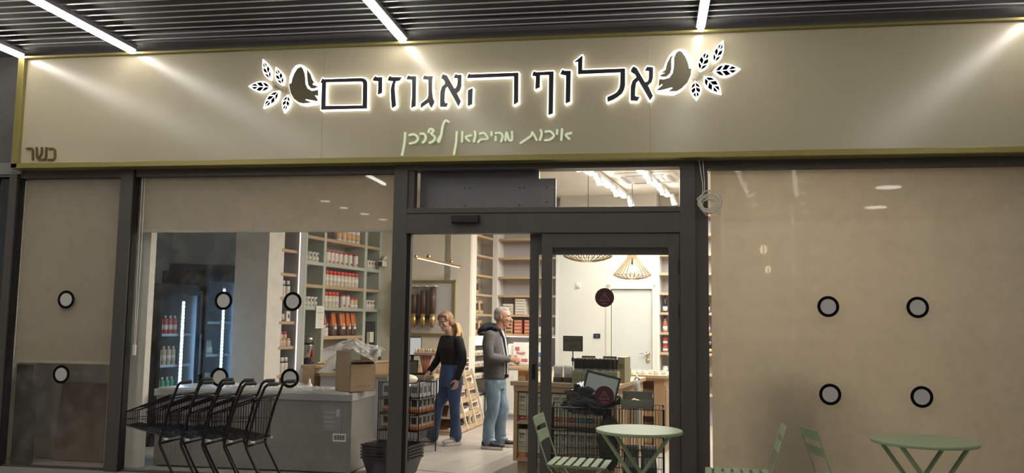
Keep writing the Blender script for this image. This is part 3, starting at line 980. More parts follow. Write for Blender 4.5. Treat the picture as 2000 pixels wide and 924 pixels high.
shj = jar('orange_white_jar', '', 'jar', .044, .15, mat('jar_peach', (.68, .5, .33), .5, var=.2, scale=40), M_lidred, .14, band=(.05, .4, M_label), neck=.97)
copies(shj, [(Uw(x, .1, 1.67), FACE, 'short peach jar with red lid at the shelf end, lower sage shelf') for x in (1.42, 1.53)], 'short peach jars')
topj = jar('top_shelf_jar', '', 'jar', .055, .22, M_jarwhite, M_white, .12, band=(.2, .7, mat('label_apricot', (.72, .47, .25), .6, var=.2, scale=30)), neck=.95)
copies(topj, [(Uw(x, .1, 2.63), FACE, 'white jar with apricot label on the highest oak shelf') for x in (.98, 1.12, 1.26, 1.38, 1.52)], 'apricot-label jars')
M_orange = mat('coffee_orange', (.62, .17, .03), .35, var=.15, scale=14)
M_cbrown = mat('coffee_brown', (.10, .045, .03), .35, var=.2, scale=14)
cof = pouch('coffee_bag', '', .13, .085, .33, M_orange, (.0, .42, M_cbrown), patch=(.28, .40, .6, M_label))
MB().ell((0, -.043, .155), (.022, .008, .02), 10, 6).obj('logo', M_label, cof, True)
copies(cof, [(Uw(x, y, 1.27), FACE + r, 'orange and brown coffee bag on the low oak shelf') for x, y, r in
             ((.80, .16, .5), (.93, .1, .1), (1.05, .205, .3), (1.17, .1, -.1), (1.32, .09, .15), (1.47, .09, .05), (1.22, .2, .2))], 'coffee bags')
sb = carton('tea_box', '', .09, .07, .055, mat('box_blush', (.62, .5, .45), .6, var=.1), [(.1, .9, .55, .95, M_label)])
copies(sb, [(Uw(.579 + .094 * k, .08, 1.27 + .0565 * j), FACE, 'small blush box stacked beside the coffee bags') for k in range(2) for j in range(2)], 'small stacked boxes')
tj = jar('spice_tin', '', 'tin', .025, .06, M_label, M_ink, .3, n=10)
copies(tj, [(Uw(.585 + .07 * k, .08, 1.384), FACE, 'tiny dark-lidded tin on top of the small blush boxes') for k in range(2)], 'spice tins')

# wall bay products
wb = jar('banded_bottle', '', 'bottle', .036, .215, M_jarwhite, M_white, .22, band=(.86, .97, M_ink), neck=.7, mark=(mat('ink_yellow', (.7, .55, .15), .6), [(FX, .3, .5, .3)]))
copies(wb, [(Uw(-.54 + .1 * k, .1, 1.78), FACE, 'white bottle with black shoulder band in the glowing-edge shelf bay') for k in range(4)], 'banded bottles')
bb = jar('black_bottle', '', 'bottle', .03, .165, M_ink, M_ink, .2, band=(.1, .7, M_label), neck=.55)
copies(bb, [(Uw(-.56 + .075 * k, .1, 1.47), FACE, 'small black bottle with white label in the glowing-edge shelf bay') for k in range(4)], 'small black bottles')
cb2 = carton('tilted_carton', 'white carton with dark picture leaning next to small black bottles', .085, .04, .13, M_label, [(.4, .8, .3, .7, M_cbrown)])
cb2.location = Uw(-.25, .08, 1.47); cb2.rotation_euler = (0, 0, FACE)
M_candy = mat('candy_mix', (.62, .5, .45), .3, var=.6, scale=70)
cj = jar('candy_jar', '', 'jar', .04, .10, M_candy, mat('lid_gold', (.66, .46, .2), .35, .3), .22, n=12)
copies(cj, [(Uw(-.58 + .085 * k, .07 + .01 * (k % 2), 1.15), FACE, 'glass jar of coloured sweets with gold lid, shelf bay by the pier') for k in range(5)], 'sweet jars with gold lids')
cj2 = jar('candy_jar_red', '', 'jar', .037, .085, M_candy, M_lidred, .4, n=12)
copies(cj2, [(Uw(-.56 + .085 * k, .08, 1.251), FACE, 'red-lidded sweet jar stacked on the gold-lidded jars') for k in range(4)], 'sweet jars with red lids')
wt = jar('white_dispenser', '', 'bottle', .036, .215, M_jarwhite, M_white, .24, band=(.9, .99, M_ink), neck=.8, mark=(MATS['ink_yellow'], [(FX, .35, .35, .25)]))
copies(wt, [(Uw(-.58 + .085 * k, .09, .79), FACE, 'white squeeze bottle with yellow mark on the lowest shelf by the pier') for k in range(5)], 'white squeeze bottles')

# price sheet, grinder, coffee machine
ps = thing('price_sheet', 'white printed sheet hung on the sage shelf upright', 'sheet', Uw(.30, -.012, 1.38), LZ)
MB().b2(0, .2, 0, .004, 0, .30).obj('sheet', M_paper, ps)
m = MB()
for k in range(9):
    m.b2(.03, .17 - .02 * (k % 3), -.001, .0005, .03 + .029 * k, .036 + .029 * k + (.008 if k == 6 else 0))
m.obj('print', M_gray, ps)
MB().b2(-.006, .206, .004, .008, -.006, .306).obj('backing', M_oakh, ps)
cg = thing('coffee_grinder', 'chrome drum grinder with glass hopper on the oak counter', 'grinder', Uw(.24, .06, .9), LZ)
MB().lathe([(.085, 0), (.085, .02), (.06, .03), (.05, .06)], 20).obj('foot', M_black, cg, True)
MB().lathe([(.05, .05), (.062, .16), (.075, .25), (.075, .26)], 20).obj('drum', M_chrome, cg, True)
MB().lathe([(.08, .26), (.08, .275)], 20).obj('collar', M_black, cg, True)
MB().lathe([(.074, .275), (.074, .37), (.05, .375)], 20).obj('hopper', mat('smoked_chrome', (.5, .5, .5), .1, 1), cg, True)
MB().lathe([(.085, .375), (.09, .40), (.05, .425), (.02, .43)], 20).obj('hood', M_clear, cg, True)
MB().b2(-.012, .012, -.085, -.06, .09, .20, bev=.004).obj('red_handle', M_red, cg)
cm = thing('coffee_machine', 'black coffee machine with pale fascia on the counter in the end column', 'coffee machine', Uw(1.9, .02, .9), LZ)
MB().b2(-.16, .16, .0, .25, 0, .58, bev=.01).obj('case', M_black, cm)
MB().b2(-.12, -.05, -.012, .0, .16, .42, bev=.004).obj('strip', mat('champagne', (.5, .43, .33), .35, .5), cm)
MB().b2(-.03, .09, -.012, .0, .26, .42, bev=.004).obj('screen', M_label, cm)
MB().b2(.0, .1, -.10, .0, .13, .2, bev=.01).obj('spout', M_black, cm)
MB().ell((.12, -.05, .2), (.03, .03, .04), 10, 8).obj('knob', M_chrome, cm, True)
MB().b2(-.15, .15, -.12, .0, 0, .04, bev=.005).obj('drip_tray', M_black, cm)

# ------------------------------------------------------------------ fridges
M_fridge = mat('fridge_black', (.012, .014, .02), .22, .2)
M_cold = mat('fridge_led', (.8, .9, 1), .5, emit=(.42, .70, 1.0), estr=60.0)
M_liner = mat('fridge_liner', (.34, .40, .48), .4)
M_shelfw = mat('wire_pale', (.45, .5, .55), .3, .6)
def fridge(label, t0, wd, h, dep, led_x, z0=.12):
    f = thing('drinks_fridge', label, 'fridge', (-5.585 + t0 * WX, 2.3 + t0 * WY, 0), LZ)
    MB().b2(0, wd, .0, .03, 0, z0).b2(0, .03, 0, dep, 0, h).b2(wd - .03, wd, 0, dep, 0, h).b2(0, wd, dep - .03, dep, 0, h).b2(0, wd, 0, dep, h - .1, h).b2(0, wd, 0, dep, 0, z0).obj('cabinet', M_fridge, f)
    MB().b2(.03, wd - .03, dep - .04, dep - .03, z0, h - .1).b2(.03, .034, .02, dep - .03, z0, h - .1).b2(wd - .034, wd - .03, .02, dep - .03, z0, h - .1).obj('liner', M_liner, f)
    D_ = MB().b2(.0, .045, -.04, -.002, z0, h - .06).b2(wd - .045, wd, -.04, -.002, z0, h - .06).b2(.045, wd - .045, -.04, -.002, h - .13, h - .06).b2(.045, wd - .045, -.04, -.002, z0, z0 + .06).obj('door', M_fridge, f)
    MB().b2(.045, wd - .045, -.025, -.018, z0 + .06, h - .13).obj('pane', M_clear, D_)
    MB().b2(wd - .035, wd - .02, -.075, -.04, .8, 1.3, bev=.004).obj('handle', M_black, D_)
    L = MB().b2(led_x - .03, led_x + .03, .05, .07, z0 + .1, h - .2).obj('led_profile', M_liner, f)
    mm = MB()
    n = int((h - .45) / .045)
    for k in range(n):
        mm.b2(led_x - .014, led_x + .014, .044, .05, z0 + .15 + k * .045, z0 + .15 + k * .045 + .026)
    mm.obj('led_dots', M_cold, L)
    zs = [z0 + .06 + (h - .3 - z0) * k / 4 for k in range(4)]
    for z in zs:
        mm = MB()
        for k in range(12):
            mm.b2(.04 + (wd - .085) * k / 11, .044 + (wd - .085) * k / 11, .08, dep - .05, z - .008, z)
        mm.b2(.035, wd - .035, .075, .085, z - .02, z + .012)
        mm.obj('rack', M_shelfw, f)
    return f, zs
fr1, zs1 = fridge('lower black drinks fridge with bottles behind a dotted blue light strip', -.80, .74, 1.90, .62, .50)
fr2, zs2 = fridge('taller black fridge holding food packs, next to the white pier', .0, .71, 2.10, .66, .47)
def Fw(t0, x, y, z):
    return (-5.585 + (t0 + x) * WX - y * UX, 2.3 + (t0 + x) * WY - y * UY, z)
bcols = [(.55, .25, .1), (.1, .4, .25), (.55, .5, .45), (.5, .1, .12), (.65, .5, .15)]
for k, z in enumerate(zs1):
    bt = jar('drink_bottle', '', 'bottle', .032, .23 if k != 0 else .2, mat('drink_%d' % k, bcols[k], .25, var=.3, scale=20), M_label, .13, band=(.3, .6, M_label), neck=.45, n=10)
    copies(bt, [(Fw(-.8, .12 + .082 * i, .13, z), FACE, ['tall amber drink bottle on the bottom rack of the lower fridge', 'green drink bottle on the second rack of the lower fridge',
            'pale drink bottle on the third rack of the lower fridge', 'red drink bottle on the top rack of the lower fridge'][k]) for i in range(5)], 'drink bottles in the lower fridge')
pk = pouch('food_pack', '', .17, .09, .19, mat('pack_tan', (.5, .42, .3), .4, var=.3, scale=25), patch=(.2, .55, .6, M_label))
copies(pk, [(Fw(0, .12 + .19 * i, .16, zs2[k]), FACE, 'tan food pack in the taller fridge beside the pier') for k, i in ((3, 0), (2, 0), (2, 1), (1, 1), (0, 0))], 'food packs in the tall fridge')
wp = carton('white_carton', 'white carton standing in the taller fridge', .165, .14, .2, M_label)
wp.location = Fw(0, .125, .16, zs2[1]); wp.rotation_euler = (0, 0, FACE)

# ------------------------------------------------------------------ chest freezer with things on it
M_fz = M_fzside = mat('freezer_steel', (.33, .33, .315), .42, .85, var=.1, scale=5, stretch=(1, 1, 30))
fz = thing('chest_freezer', 'long stainless chest freezer turned with its back to the window', 'freezer', (-4.98, .36, 0))
MB().b2(0, 2.06, 0, .70, .012, .70, bev=.006).obj('body', M_fz, fz)
MB().b2(2.06, 2.085, .0, .70, .012, .78, bev=.003).obj('end_panel', M_fzside, fz)
MB().b2(-.02, 2.095, -.02, .71, .70, .775, bev=.008).obj('rim', mat('freezer_rim', (.44, .45, .45), .35, .6), fz)
MB().b2(.05, 2.03, .04, .66, .775, .785).obj('lid', mat('freezer_lid', (.55, .55, .53), .3), fz)
mm = MB()
for i in range(16):
    mm.b2(.06, .40, -.006, .0, .08 + .021 * i, .092 + .021 * i)
for i in range(9):
    mm.b2(.06 + .041 * i, .07 + .041 * i, -.008, .0, .08, .41)
mm.obj('vent_grille', mat('grille', (.3, .3, .27), .45, .5), fz)
for x in (.1, 1.95):
    for y in (.08, .62):
        MB().cyl((x, y, 0), (x, y, .05), .03, 10).obj('foot', M_black, fz)
MB().b2(1.78, 1.98, -.004, .002, .40, .66).obj('rating_sheet', mat('faded_sheet', (.25, .255, .245), .5, .3), fz)
bl = MB().b2(1.90, 2.035, -.005, .002, .31, .385).obj('barcode_label', M_label, fz)
mm = MB()
for k in range(14):
    mm.b2(1.91 + .0085 * k, 1.913 + .0085 * k + .002 * (k % 3), -.0065, -.004, .325, .372)
mm.obj('barcode', M_ink, bl)
mm = MB()
for k in range(4):
    mm.b2(1.80, 1.90 + .02 * (k % 2), -.0055, -.003, .45 + .045 * k, .456 + .045 * k)
mm.b2(1.93, 1.96, -.0055, -.003, .55, .62)
mm.obj('rating_print', M_gray, fz)

M_film = glass_mat('clear_film', (.92, .92, .92), .15, 1.6, dust=.0)
def film_mat(name, op=.35):
    if name in MATS:
        return MATS[name]
    m = bpy.data.materials.new(name); m.use_nodes = True
    nt = m.node_tree; b = nt.nodes['Principled BSDF']
    b.inputs['Base Color'].default_value = (.85, .85, .84, 1)
    b.inputs['Roughness'].default_value = .18
    tc = nt.nodes.new('ShaderNodeTexCoord'); nz = nt.nodes.new('ShaderNodeTexNoise')
    nz.inputs['Scale'].default_value = 14; nz.inputs['Detail'].default_value = 6
    nt.links.new(tc.outputs['Object'], nz.inputs['Vector'])
    mr = nt.nodes.new('ShaderNodeMapRange')
    mr.inputs[1].default_value = .35; mr.inputs[2].default_value = .7; mr.inputs[3].default_value = op * .3; mr.inputs[4].default_value = min(1, op * 1.7)
    nt.links.new(nz.outputs['Fac'], mr.inputs[0]); nt.links.new(mr.outputs[0], b.inputs['Alpha'])
    MATS[name] = m
    return m
M_filmw = film_mat('crumpled_film')
def sheet(nx, ny, fn):
    m = MB()
    vs = [fn(i / nx, j / ny) for j in range(ny + 1) for i in range(nx + 1)]
    fs = [(j * (nx + 1) + i, j * (nx + 1) + i + 1, (j + 1) * (nx + 1) + i + 1, (j + 1) * (nx + 1) + i) for j in range(ny) for i in range(nx)]
    return m.add(vs, fs)
from mathutils import noise as mnoise
def nz3(x, y, z, s=1.0):
    return mnoise.noise(Vector((x * s, y * s, z * s)))
bx = thing('cardboard_box', 'open brown cardboard box with one flap up on the freezer', 'box', (-2.96, .62, .786), math.radians(-40))
w_ = .29; h_ = .30
MB().b2(-w_ / 2, w_ / 2, -w_ / 2, -w_ / 2 + .006, 0, .40).obj('side', M_card, bx)
MB().b2(w_ / 2 - .006, w_ / 2, -w_ / 2, w_ / 2, 0, .27).obj('side', M_card, bx)
MB().b2(-w_ / 2, -w_ / 2 + .006, -w_ / 2, w_ / 2, 0, .30).obj('side', M_card, bx)
MB().b2(-w_ / 2, w_ / 2, w_ / 2 - .006, w_ / 2, 0, .38).obj('side', M_card, bx)
MB().b2(-w_ / 2, w_ / 2, -w_ / 2, w_ / 2, 0, .006).obj('bottom', M_card, bx)
MB().box((.06, 0, .28), (.22, w_ - .02, .005), ry=math.radians(-12)).obj('flap', M_card, bx)
for k in range(7):
    MB().b2(w_ / 2 - .001, w_ / 2 + .0012, -.06 + .022 * k, -.046 + .022 * k, .04, .062 - .005 * (k % 2)).obj('print', mat('box_print', (.25, .16, .09), .8), bx)
pf = thing('plastic_film', 'crumpled clear plastic film heaped over the open cardboard box', 'film', (-2.98, .62, 1.177))
m = sheet(22, 16, lambda a, b: ((a - .5) * .58 + .04 * nz3(a, b, 1, 5), (b - .5) * .36 + .04 * nz3(a, b, 4, 5),
                                .10 * math.exp(-((a - .5) ** 2 + (b - .5) ** 2) * 6) + .05 * abs(nz3(a, b, 2, 6)) + .03 * abs(nz3(a, b, 7, 13)) - .55 * max(0, a - .6) * max(0, .6 - b)))
m.obj('sheet', M_filmw, pf)
for k, (x, y, sx, sy, lab) in enumerate(((-4.28, .62, .5, .3, 'crumpled plastic wrap lying on the freezer lid behind the trolley handles'),
                                         (-3.76, .60, .48, .3, 'crumpled plastic wrap lying on the freezer lid in the middle'),
                                         (-3.345, .50, .28, .24, 'crumpled plastic wrap hanging at the freezer corner by the box'))):
    q = tag(sheet(20, 12, lambda a, b: ((a - .5) * sx, (b - .5) * sy, .02 + .05 * abs(nz3(a + k, b, k * 3.1, 4)) + .025 * nz3(a, b, k + 7, 11) - (.0 if k < 2 else .0))).obj('plastic_wrap', film_mat('wrap_film', .5)), lab, 'wrap')
    q.location = (x, y, .782)
nzb = thing('spray_nozzle', 'small white nozzle bottle standing among the wrap on the freezer', 'bottle', (-3.52, .80, .784))
MB().lathe([(.03, 0), (.03, .03), (.014, .05), (.011, .085), (.004, .10)], 12).obj('body', M_white, nzb, True)
MB().lathe([(.031, -.0), (.031, .012)], 12).obj('base_ring', M_gray, nzb, True)

# ------------------------------------------------------------------ service counter behind the freezer
sc = thing('service_counter', 'grey service counter with oak top behind the freezer', 'counter', (-4.22, 2.85, 0))
MB().b2(0, 1.48, .03, .45, 0, .77).obj('front', M_gray, sc)
MB().b2(-.0, 1.52, 0, .48, .77, .81, bev=.004).obj('top', M_oakh, sc)
m = sheet(24, 14, lambda a, b: ((a - .5) * .46, (b - .5) * .26, max(0, .25 * (1 - (2 * a - 1.15) ** 2) * math.sin(math.pi * min(1, max(0, b))) ** .6 + .018 * nz3(a, b, 3, 8))))
cb3 = thing('carrier_bag', 'white plastic carrier bag with blue print slumped on the oak counter', 'bag', (-4.06, 2.99, .812))
o = m.obj('bag', mat('bag_white', (.72, .7, .67), .4), cb3, True)
lettering('PL', .11, mat('bag_blue', (.03, .07, .28), .5), cb3, (.10, -.132, .08), thick=.004, name='print')
MB().b2(.02, .2, -.142, -.12, .04, .05).obj('print', MATS['bag_blue'], cb3)
yc = tag(sheet(10, 8, lambda a, b: ((a - .5) * .24, (b - .5) * .14, .012 + .04 * abs(nz3(a, b, 5, 5)) + .01 * nz3(a, b, 8, 12))).obj('yellow_cloth', mat('cloth_yellow', (.72, .62, .3), .8), None), 'crumpled pale yellow cloth on the counter beside the grinder', 'cloth')
yc.location = Uw(.38, -.12, .9); yc.rotation_euler = (0, 0, LZ)
lb = tag(MB().b2(-.33, .33, -.012, .012, 0, .80, bev=.004).obj('leaning_board', mat('board_brown', (.17, .125, .09), .7, var=.12)), 'plain brown board leaning behind the narrow window under the blind', 'board')
lb.location = (-5.83, .44, 0.0); lb.rotation_euler = (math.radians(-6), 0, 0)

# ------------------------------------------------------------------ wall of bulk dispensers, camera, brass lamp
def Dw(s, z, off=0.0):
    return I(s, 1.03 + off, z)
df = thing('dispenser_board', 'gold-framed board of clear bulk nut dispensers on the cream wall', 'dispenser', Dw(-1.30, 1.28), RZ)
W_, H_ = 1.07, .84
MB().b2(0, W_, -.012, -.002, 0, H_).obj('panel', mat('board_grey', (.56, .56, .55), .5), df)
for a in ((0, W_, 0, .035), (0, W_, H_ - .035, H_), (0, .035, 0, H_), (W_ - .035, W_, 0, H_)):
    MB().b2(a[0], a[1], -.04, -.002, a[2], a[3], bev=.004).obj('frame_bar', mat('frame_gold', (.34, .28, .12), .4, .5), df)
MB().b2(.05, .75, -.10, -.012, .26, .30).obj('rail', M_black, df)
M_choc = mat('dark_nuts', (.10, .055, .04), .5, var=.6, scale=45)
for k in range(5):
    x = .10 + .155 * k
    T_ = MB().lathe([(.052, .33), (.052, .74)], 18, (x, -.07, 0)).obj('tube', M_clear, df, True)
    MB().lathe([(.049, .33), (.049, (.58, .64, .62, .68, .72)[k])], 16, (x, -.07, 0)).obj('nut_fill', M_choc, T_, True)
    MB().b2(x - .055, x + .055, -.12, -.012, .74, .755).obj('cap', M_label, df)
    S_ = MB().lathe([(.022, .12), (.045, .2), (.05, .33)], 16, (x, -.07, 0)).obj('spout', M_gold, df, True)
    MB().cyl((x, -.125, .25), (x, -.09, .25), .022, 12).obj('spout_knob', M_gold, S_)
cc = thing('wall_camera', 'small white security camera beside the sage shelf unit', 'camera', Dw(-1.44, 2.42, .0), RZ)
MB().cyl((0, -.0, .05), (0, -.03, .05), .035, 14).obj('mount', M_white, cc, True)
MB().tube([(0, -.02, .05), (0, -.06, .03), (.0, -.07, .0)], .02, 10).obj('arm', M_white, cc, True)
MB().b2(-.04, .04, -.17, -.02, -.09, .0, bev=.015).obj('housing', M_white, cc)
MB().b2(-.035, .035, -.175, -.16, -.088, -.02, bev=.006).obj('lens', M_black, cc)
bl_ = thing('brass_lamp', 'thin brass bar pendant lamp in front of the cream wall', 'lamp', (-2.875, 3.74, 2.30), math.radians(85.7))
MB().b2(-.98, .98, -.015, .015, 0, .028, bev=.004).obj('bar', M_gold, bl_)
MB().b2(-.92, .92, -.010, .010, -.006, .001).obj('diffuser', mat('warm_led', (.9, .9, .9), .5, emit=(1, .85, .62), estr=2.2), bl_)
for x in (-.5, .5):
    MB().cyl((x, 0, .02), (x, 0, 1.2), .0025, 6).obj('wire', M_gold, bl_)
    MB().ell((x, 0, .05), (.03, .03, .035), 10, 6).obj('clamp', M_gold, bl_, True)
for x in (-.98, .98):
    MB().ell((x, 0, .014), (.035, .022, .025), 10, 6).obj('end_cap', M_gold, bl_, True)

# ------------------------------------------------------------------ recess shelving at the back
LV = (2.85, 2.54, 2.23, 1.93, 1.62, 1.31)
def sw(z): return z
rb = thing('back_shelf', 'white wall shelves with oak boards on the back wall behind the man', 'shelf', I(0, 0, 0), RZ)
MB().b2(-.03, .06, .0, .31, .0, 3.3, bev=.004).obj('upright', M_whitel, rb)
MB().b2(1.04, 1.10, .0, .31, .0, 3.3, bev=.004).obj('upright', M_whitel, rb)
MB().b2(.06, 1.04, .28, .30, .0, 3.3).obj('back_panel', M_back, rb)
for z in LV + (3.16,):
    MB().b2(.06, 1.04, .01, .28, z - .035, z, bev=.003).obj('shelf', M_oakh, rb)
MB().b2(.06, 1.04, .02, .03, 1.262, 1.276).obj('light_strip', M_edge, rb)
ct = thing('back_counter', 'white panelled base cabinets with oak top below the back shelves', 'cabinet', I(.0, .34, 0), RZ)
MB().b2(.02, 1.10, .0, .32, .08, .78).obj('body', M_whitel, ct)
for k in range(2):
    D_ = MB().b2(.04 + .53 * k, .545 + .53 * k, -.018, -.001, .10, .76, bev=.004).obj('door', M_whitel, ct)
    MB().b2(.10 + .53 * k, .485 + .53 * k, -.022, -.015, .17, .69, bev=.003).obj('door_panel', mat('white_panel', (.66, .645, .61), .5), D_)
MB().b2(.02, 1.10, .04, .30, 0, .08).obj('plinth', M_gray, ct)
MB().b2(.012, 1.11, -.03, .32, .78, .815, bev=.004).obj('top', M_oakh, ct)

rs = thing('corner_shelf', 'narrow white shelf bay in the recess corner holding kraft bags', 'shelf', I(-.0, 1.0, 0), LZ)
MB().b2(-.02, .035, .0, .31, 1.28, 3.3, bev=.004).obj('upright', M_gray, rs)
MB().b2(-.02, .002, -.006, .0, 1.28, 3.3).obj('edge_trim', M_whitel, rs)
MB().b2(.035, .96, .29, .31, 1.3, 3.3).obj('back_panel', M_back, rs)
for z in LV + (3.16,):
    MB().b2(.035, .96, .01, .29, z - .035, z, bev=.003).obj('shelf', M_oakh, rs)
def Rw(x, y, z):
    a = I(0, 1.0, z)
    return (a[0] + x * WX - y * UX, a[1] + x * WY - y * UY, z)
M_kraft = mat('kraft', (.56, .43, .27), .6, var=.1, scale=20)
kb = pouch('kraft_bag', '', .16, .08, .24, M_kraft, patch=(.25, .7, .6, M_cbrown))
copies(kb, [(Rw(.22, .14, 1.93), FACE, 'brown kraft bag with dark label, upper shelf of the recess corner'), (Rw(.52, .14, 1.93), FACE, 'brown kraft bag with dark label, upper shelf of the recess corner')]
       + [(Rw(.14 + .2 * k, .14, 1.62), FACE, 'brown kraft bag with dark label, middle shelf of the recess corner') for k in (0, 2, 3)]
       + [(Rw(.14 + .2 * k, .14, 1.31), FACE, 'brown kraft bag with dark label, low shelf behind the hood') for k in range(4)], 'kraft bags')
ko = pouch('orange_pouch', 'kraft bag with bright orange label between the kraft bags, recess corner', .16, .08, .24, M_kraft, patch=(.2, .7, .7, mat('label_orange', (.7, .28, .05), .5)))
ko.location = Rw(.34, .14, 1.62); ko.rotation_euler = (0, 0, FACE)
# lit open chiller under the corner shelves
ch = thing('open_chiller', 'brightly lit open chiller with black shelf edges below the corner shelves', 'chiller', I(0, 1.0, 0), LZ)
MB().b2(.0, .98, .02, .30, 0, .36).b2(.0, .98, .27, .30, .36, 1.27).b2(.0, .03, .0, .3, .36, 1.27).b2(.95, .98, .0, .3, .36, 1.27).obj('case', M_whitel, ch)
for z in (.38, .62, .80, .97, 1.13):
    MB().b2(.03, .95, .02, .27, z - .012, z).obj('shelf', M_whitel, ch)
    MB().b2(.03, .95, .005, .02, z - .018, z + .008).obj('shelf_edge', M_black, ch)
MB().b2(.03, .95, .03, .26, 1.25, 1.262).obj('lamp', mat('chiller_lamp', (.9, .9, .9), .5, emit=(1, .98, .93), estr=13), ch)
tr = carton('food_tray', '', .16, .14, .085, M_label, [(.1, .9, .1, .6, mat('tray_food', (.45, .33, .18), .5, var=.4, scale=40))], cat='tray')
copies(tr, [(Rw(.14 + .18 * k, .12, z), FACE, 'white food tray on a %s shelf of the lit chiller' % n) for z, n in ((.62, 'low'), (.80, 'middle'), (.97, 'high')) for k in range(4)], 'trays in the lit chiller')

def Bw(s, t, z): return I(s, t, z)
wbx = carton('flat_white_box', '', .17, .16, .042, mat('box_cream', (.68, .64, .56), .6, var=.04), [(.02, .98, .0, .12, M_cbrown)])
copies(wbx, [(Bw(.22, -.14, 1.62 + .043 * k), RZ, 'flat cream box in the lower of two stacks on the back shelf') for k in range(4)]
       + [(Bw(.43, -.14, 1.62 + .043 * k), RZ, 'flat cream box in the taller of two stacks on the back shelf') for k in range(6)], 'flat cream boxes')
rtx = carton('red_tin', '', .13, .12, .055, mat('tin_red', (.42, .12, .09), .5, var=.3, scale=30), [(.1, .9, .62, .95, M_kraft)], cat='tin')
copies(rtx, [(Bw(.40 + .17 * k, -.12, 1.31 + .056 * j), RZ, 'red tin in the stacks on the low back shelf above the white bags') for k in range(2) for j in range(4)], 'red tins')
btx = carton('tan_tin', '', .12, .12, .055, mat('tin_tan', (.5, .36, .2), .5, var=.3, scale=30), [(.1, .9, .3, .9, M_cbrown)], cat='tin')
copies(btx, [(Bw(.24, -.12, 1.31 + .056 * j), RZ, 'tan tin in the stack beside the red tins, nearer the hooded man') for j in range(4)], 'tan tins')
gj = jar('glass_jar', '', 'jar', .045, .12, mat('jar_glassy', (.62, .6, .6), .15), None)
copies(gj, [(Bw(.73 + .11 * k, -.12, 1.31), RZ, 'empty glass jar next to the red tins on the back shelf') for k in range(3)], 'empty glass jars')
fb = pouch('flour_bag', '', .32, .2, .37, M_label, patch=(.2, .32, .7, mat('ink_pinkred', (.5, .14, .14), .6)))
for k in range(5):
    MB().b2(-.07 + .03 * k, -.052 + .03 * k, -.097, -.085, .19 + .004 * (k % 2), .225 - .006 * (k % 3)).obj('print', MATS['ink_pinkred'], fb)
MB().b2(-.1, -.03, -.085, -.08, .24, .30).obj('emblem', MATS['ink_pinkred'], fb)
copies(fb, [(Bw(.56, .16, .816), RZ, 'large white bag with red print on the back counter, in front'), (Bw(.72, -.10, .816), RZ, 'large white bag with red print behind the other on the back counter')], 'white printed bags')
bp = pouch('blue_white_bag', 'blue and white printed bag at the end of the back counter', .16, .11, .23, mat('bag_pale', (.62, .64, .7), .5), (.0, .95, mat('bag_azure', (.06, .14, .4), .5, var=.3)), patch=(.25, .65, .6, M_kraft))
bp.location = Bw(.86, .14, .816); bp.rotation_euler = (0, 0, RZ)
wr = jar('white_roll', 'upright white roll between the chiller and the printed bags', 'roll', .075, .34, M_label, None, n=20)
wr.location = Bw(.34, .02, .816)

# ------------------------------------------------------------------ closet wall with door, bottle shelves beyond
M_wallp = mat('painted_panel', (.66, .645, .585), .6, var=.015, scale=2)
cw = MB().b2(1.10, 1.93, .0, .3, 0, 3.5).b2(1.93, 2.57, .0, .3, 2.03, 3.5).b2(2.57, 2.64, .0, .3, 0, 3.5).b2(1.93, 2.57, .2, .3, 0, 2.03).obj('wall_closet', M_wallp)
cw.location = I(0, 0, 0); cw.rotation_euler = (0, 0, RZ); struct(cw)
dr = thing('door_3', 'plain white flush door with brass handle in the back wall', 'door', I(0, 0, 0), RZ)
dr['kind'] = 'structure'; del dr['category']
MB().b2(1.94, 2.56, .02, .06, .01, 2.02).obj('leaf', mat('door_white', (.62, .62, .585), .45, var=.015), dr)
MB().b2(1.86, 1.93, -.02, .02, 0, 2.10, bev=.003).b2(2.57, 2.62, -.02, .02, 0, 2.10, bev=.003).b2(1.86, 2.62, -.02, .02, 2.03, 2.10, bev=.003).obj('door_frame', M_wallp, dr)
H_ = MB().cyl((2.50, .02, 1.05), (2.50, -.03, 1.05), .03, 14).obj('handle_rose', M_gold, dr, True)
MB().tube([(2.50, -.025, 1.05), (2.50, -.05, 1.05), (2.38, -.05, 1.055)], .009, 8).obj('lever', M_chrome, H_, True)
MB().cyl((2.50, .02, .95), (2.50, -.01, .95), .025, 14).obj('lock_rose', M_gold, dr, True)
sk = thing('wall_panel', 'small black control panel on the wall beside the white door', 'switch', I(1.66, 0, 1.27), RZ)
MB().b2(0, .105, -.014, -.001, 0, .07, bev=.003).obj('plate', M_black, sk)
MB().b2(.035, .07, -.016, -.013, .02, .05).obj('display', mat('blue_screen', (.02, .03, .1), .3, emit=(.1, .2, .9), estr=.25), sk)
th = thing('thermostat', 'small white sensor box high on the white wall', 'sensor', I(1.38, 0, 2.05), RZ)
MB().b2(0, .06, -.025, -.001, 0, .085, bev=.006).obj('case', M_whitel, th)
MB().b2(.015, .045, -.027, -.024, .01, .03).obj('grille', M_gray, th)

